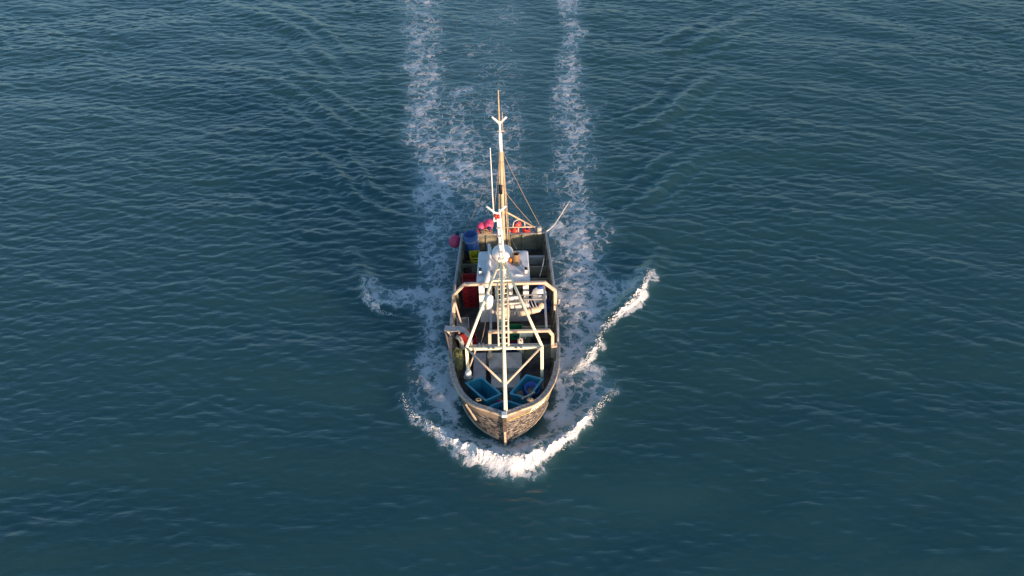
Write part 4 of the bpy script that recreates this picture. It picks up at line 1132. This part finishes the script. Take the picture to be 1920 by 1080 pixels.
# stacked fish boxes
def fish_box(label, loc, dims, m, rotz=0.0, group=None, name='fish_box', rim=True):
    t = thing(name, label, 'fish box', loc, (0, 0, rotz), group)
    new_obj('body', crate_mesh(*dims), m, t)
    for s in (-1, 1):
        bm = BM(); box(bm, (0, s * (dims[1] / 2 + 0.006), dims[2] * 0.62), (0.14, 0.014, 0.045)); new_obj('hand_hole', bm, 'black_rubber', t)
    return t
pos = ['bottom', 'second lowest', 'middle', 'second highest', 'topmost']
for k in range(5):
    fish_box('red fish box, %s of the stack beside the wheelhouse' % pos[k], (-1.43 + rnd.uniform(-.02, .02), 8.02 + rnd.uniform(-.02, .02), DECK + 0.005 + k * 0.235), (0.62, 0.86, 0.23), 'red_plastic', rnd.uniform(-.03, .03), 'red boxes stacked beside the wheelhouse')
pgc = P(867, 590, z=0.9)
for k in range(2):
    fish_box(('lower' if k == 0 else 'upper') + ' grey fish box standing by the starboard rail', (-1.70, 6.0, DECK + 0.005 + k * 0.26), (0.50, 0.68, 0.255), 'grey_paint', 0.05, 'grey boxes by the starboard rail')
prb = P(872, 617, z=0.9)
t = thing('fish_bin', 'dark red fish bin behind the hauling shelf', 'bin', (-1.52, 5.22, DECK), (0, 0, 0.2)); new_obj('body', crate_mesh(0.75, 0.55, 0.50), 'red_plastic', t)
bm = BM(); box(bm, (0, -0.28, 0.40), (0.18, 0.012, 0.05)); new_obj('hand_hole', bm, 'black_rubber', t)
# red panel at the hauling station
a = P(862, 628, z=1.45); b = P(873, 626, z=1.45); c2 = P(883, 652, z=1.2); d2 = P(872, 653, z=1.2)
bm = BM(); v = [bm.verts.new(p) for p in (a, b, c2, d2)]; bm.faces.new(v); bmesh.ops.solidify(bm, geom=bm.faces[:], thickness=0.05)
solo('oilskin', bm, 'red_rubber', 'red oilskin apron draped at the hauling station', 'apron', smooth=False)
bm = BM(); tube(bm, [P(856, 632, z=1.5), P(862, 634, z=1.5), P(866, 644, z=1.3), P(868, 655, z=1.1)], 0.09, 8); solo('hose', bm, 'grey_paint', 'grey hose bent over beside the red apron', 'hose')
# green and red boxes amidships
fish_box('red fish box under the green box amidships', (0.36, 5.35, DECK + 0.005), (0.95, 0.60, 0.26), 'red_plastic', 0.02)
fish_box('blue fish box in front of the green box amidships', (0.36, 4.85, DECK + 0.005), (0.85, 0.34, 0.22), 'blue_plastic', 0.0)
fish_box('open green fish box on top of a red one amidships', (0.42, 5.42, DECK + 0.27), (0.62, 0.62, 0.34), 'green_plastic', 0.0)
# buff capstan beside boxes
t = thing('capstan', 'buff painted capstan drum beside the green box', 'capstan', (0.78, 5.15, 0.98), (0, math.pi / 2, 0))
bm = BM(); lathe(bm, [(0, -0.18), (0.17, -0.18), (0.17, -0.14), (0.12, -0.10), (0.12, 0.0), (0.17, 0.03), (0.17, 0.07), (0.09, 0.09), (0.09, 0.35), (0, 0.35)], 20); new_obj('drum', bm, 'cream_paint', t, True)
bm = BM(); box(bm, (0.30, 0, 0.1), (0.42, 0.2, 0.3)); new_obj('pedestal', bm, 'bulwark_paint', t)
# buff fender on the hauler rail
a, b = P(972, 588, z=1.66), P(1013, 579, z=1.66)
t = thing('oblong_fender', 'buff oblong fender slung under the hauler rail', 'fender', (a + b) / 2, (0, math.pi / 2, math.atan2((b - a).y, (b - a).x)))
hl = (b - a).length / 2 + 0.04
bm = BM(); lathe(bm, [(0, -hl), (0.07, -hl + 0.02), (0.125, -hl + 0.10), (0.135, 0), (0.125, hl - 0.10), (0.07, hl - 0.02), (0, hl)], 18); new_obj('body', bm, 'foam_buff', t, True)
bm = BM(); lathe(bm, [(0.138, -0.06), (0.142, -0.06), (0.142, 0.0), (0.138, 0.0)], 18, Matrix.Translation((0, 0, 0.08))); new_obj('strap', bm, 'sack_brown', t, True)
# white fender hung under the left raking leg
leg = G1.lerp(APEX, 0.52)
fc = P(917, 567, y=4.55)
t = thing('long_fender', 'long white fender hung beside the raking gantry leg', 'fender', fc, (0.08, 0.10, 0))
bm = BM(); lathe(bm, [(0, -0.36), (0.08, -0.35), (0.145, -0.27), (0.15, 0), (0.145, 0.27), (0.08, 0.35), (0, 0.36)], 20); new_obj('body', bm, 'white_vinyl', t, True)
bm = BM(); tube(bm, [(0, 0, 0.35), (-0.04, 0.0, 0.5), (-0.06, 0.02, 0.62)], 0.015, 6); new_obj('lanyard', bm, 'rope_white', t, True)
bm = BM(); fe = P(900, 654, y=2.62); q0 = P(915, 582, y=4.55); tube(bm, [q0, q0.lerp(fe, 0.5) - Vector((0, 0, 0.04)), fe], 0.014, 6); solo('fender_line', bm, 'rope_tan', 'thin tan line from the white fender down to the gantry beam', 'rope')
# white float on the gantry post
t = thing('post_float', 'white teardrop float hung at the foot of the gantry post', 'buoy', P(878, 699, y=2.42), (0.2, 0.1, 0))
bm = BM(); lathe(bm, [(0, -0.26), (0.08, -0.24), (0.125, -0.12), (0.12, 0.02), (0.07, 0.18), (0.05, 0.26), (0, 0.27)], 18); new_obj('body', bm, 'white_vinyl', t, True)
bm = BM(); tube(bm, [(0, 0, 0.24), (0.0, 0.0, 0.34)], 0.02, 6); new_obj('eye', bm, 'rope_white', t, True)
bm = BM(); tube(bm, [P(880, 690, y=2.42), P(892, 655, y=2.45)], 0.03, 8); solo('boat_hook', bm, 'peach_paint', 'pinkish pole leaning from the white float to the gantry beam', 'pole')
# white buoy with blue top by the port rail
buoy('big off-white buoy with blue neck by the port rail', (1.46, 7.55, DECK + 0.62), 0.33, 'white_vinyl', rot=(-0.25, 0.12, 0), neck='blue_plastic')
buoy('small red buoy tucked behind the off-white one', (1.72, 8.15, 1.10), 0.16, 'red_rubber', rot=(0.6, 0.3, 0))
fish_box('dark blue fish box under the off-white buoy', (1.45, 7.45, DECK + 0.005), (0.85, 0.62, 0.26), 'blue_plastic', 0.05)
bm = BM(); tube(bm, [P(1020, 484, z=1.4), P(1016, 505, z=1.2), P(1012, 518, z=1.15)], 0.016, 6); solo('mooring_line', bm, 'rope_white', 'pale line hanging from the port rail to the buoy', 'rope')

# pale line streaming from the stern fairlead out over the wash
wi = np.array(BOAT_M.inverted())
pl = []
for u, v, z in ((1021, 436, 1.33), (1030, 430, 0.95), (1040, 420, 0.5), (1050, 405, 0.18), (1058, 392, 0.12), (1068, 377, 0.10)):
    w_ = Wd(u, v, z); pl.append(Vector(wi[:3, :3] @ w_ + wi[:3, 3]))
bm = BM(); tube(bm, pl, 0.035, 6)
solo('stern_line', bm, 'rope_white', 'pale thick line streaming from the stern corner over the wash', 'rope')
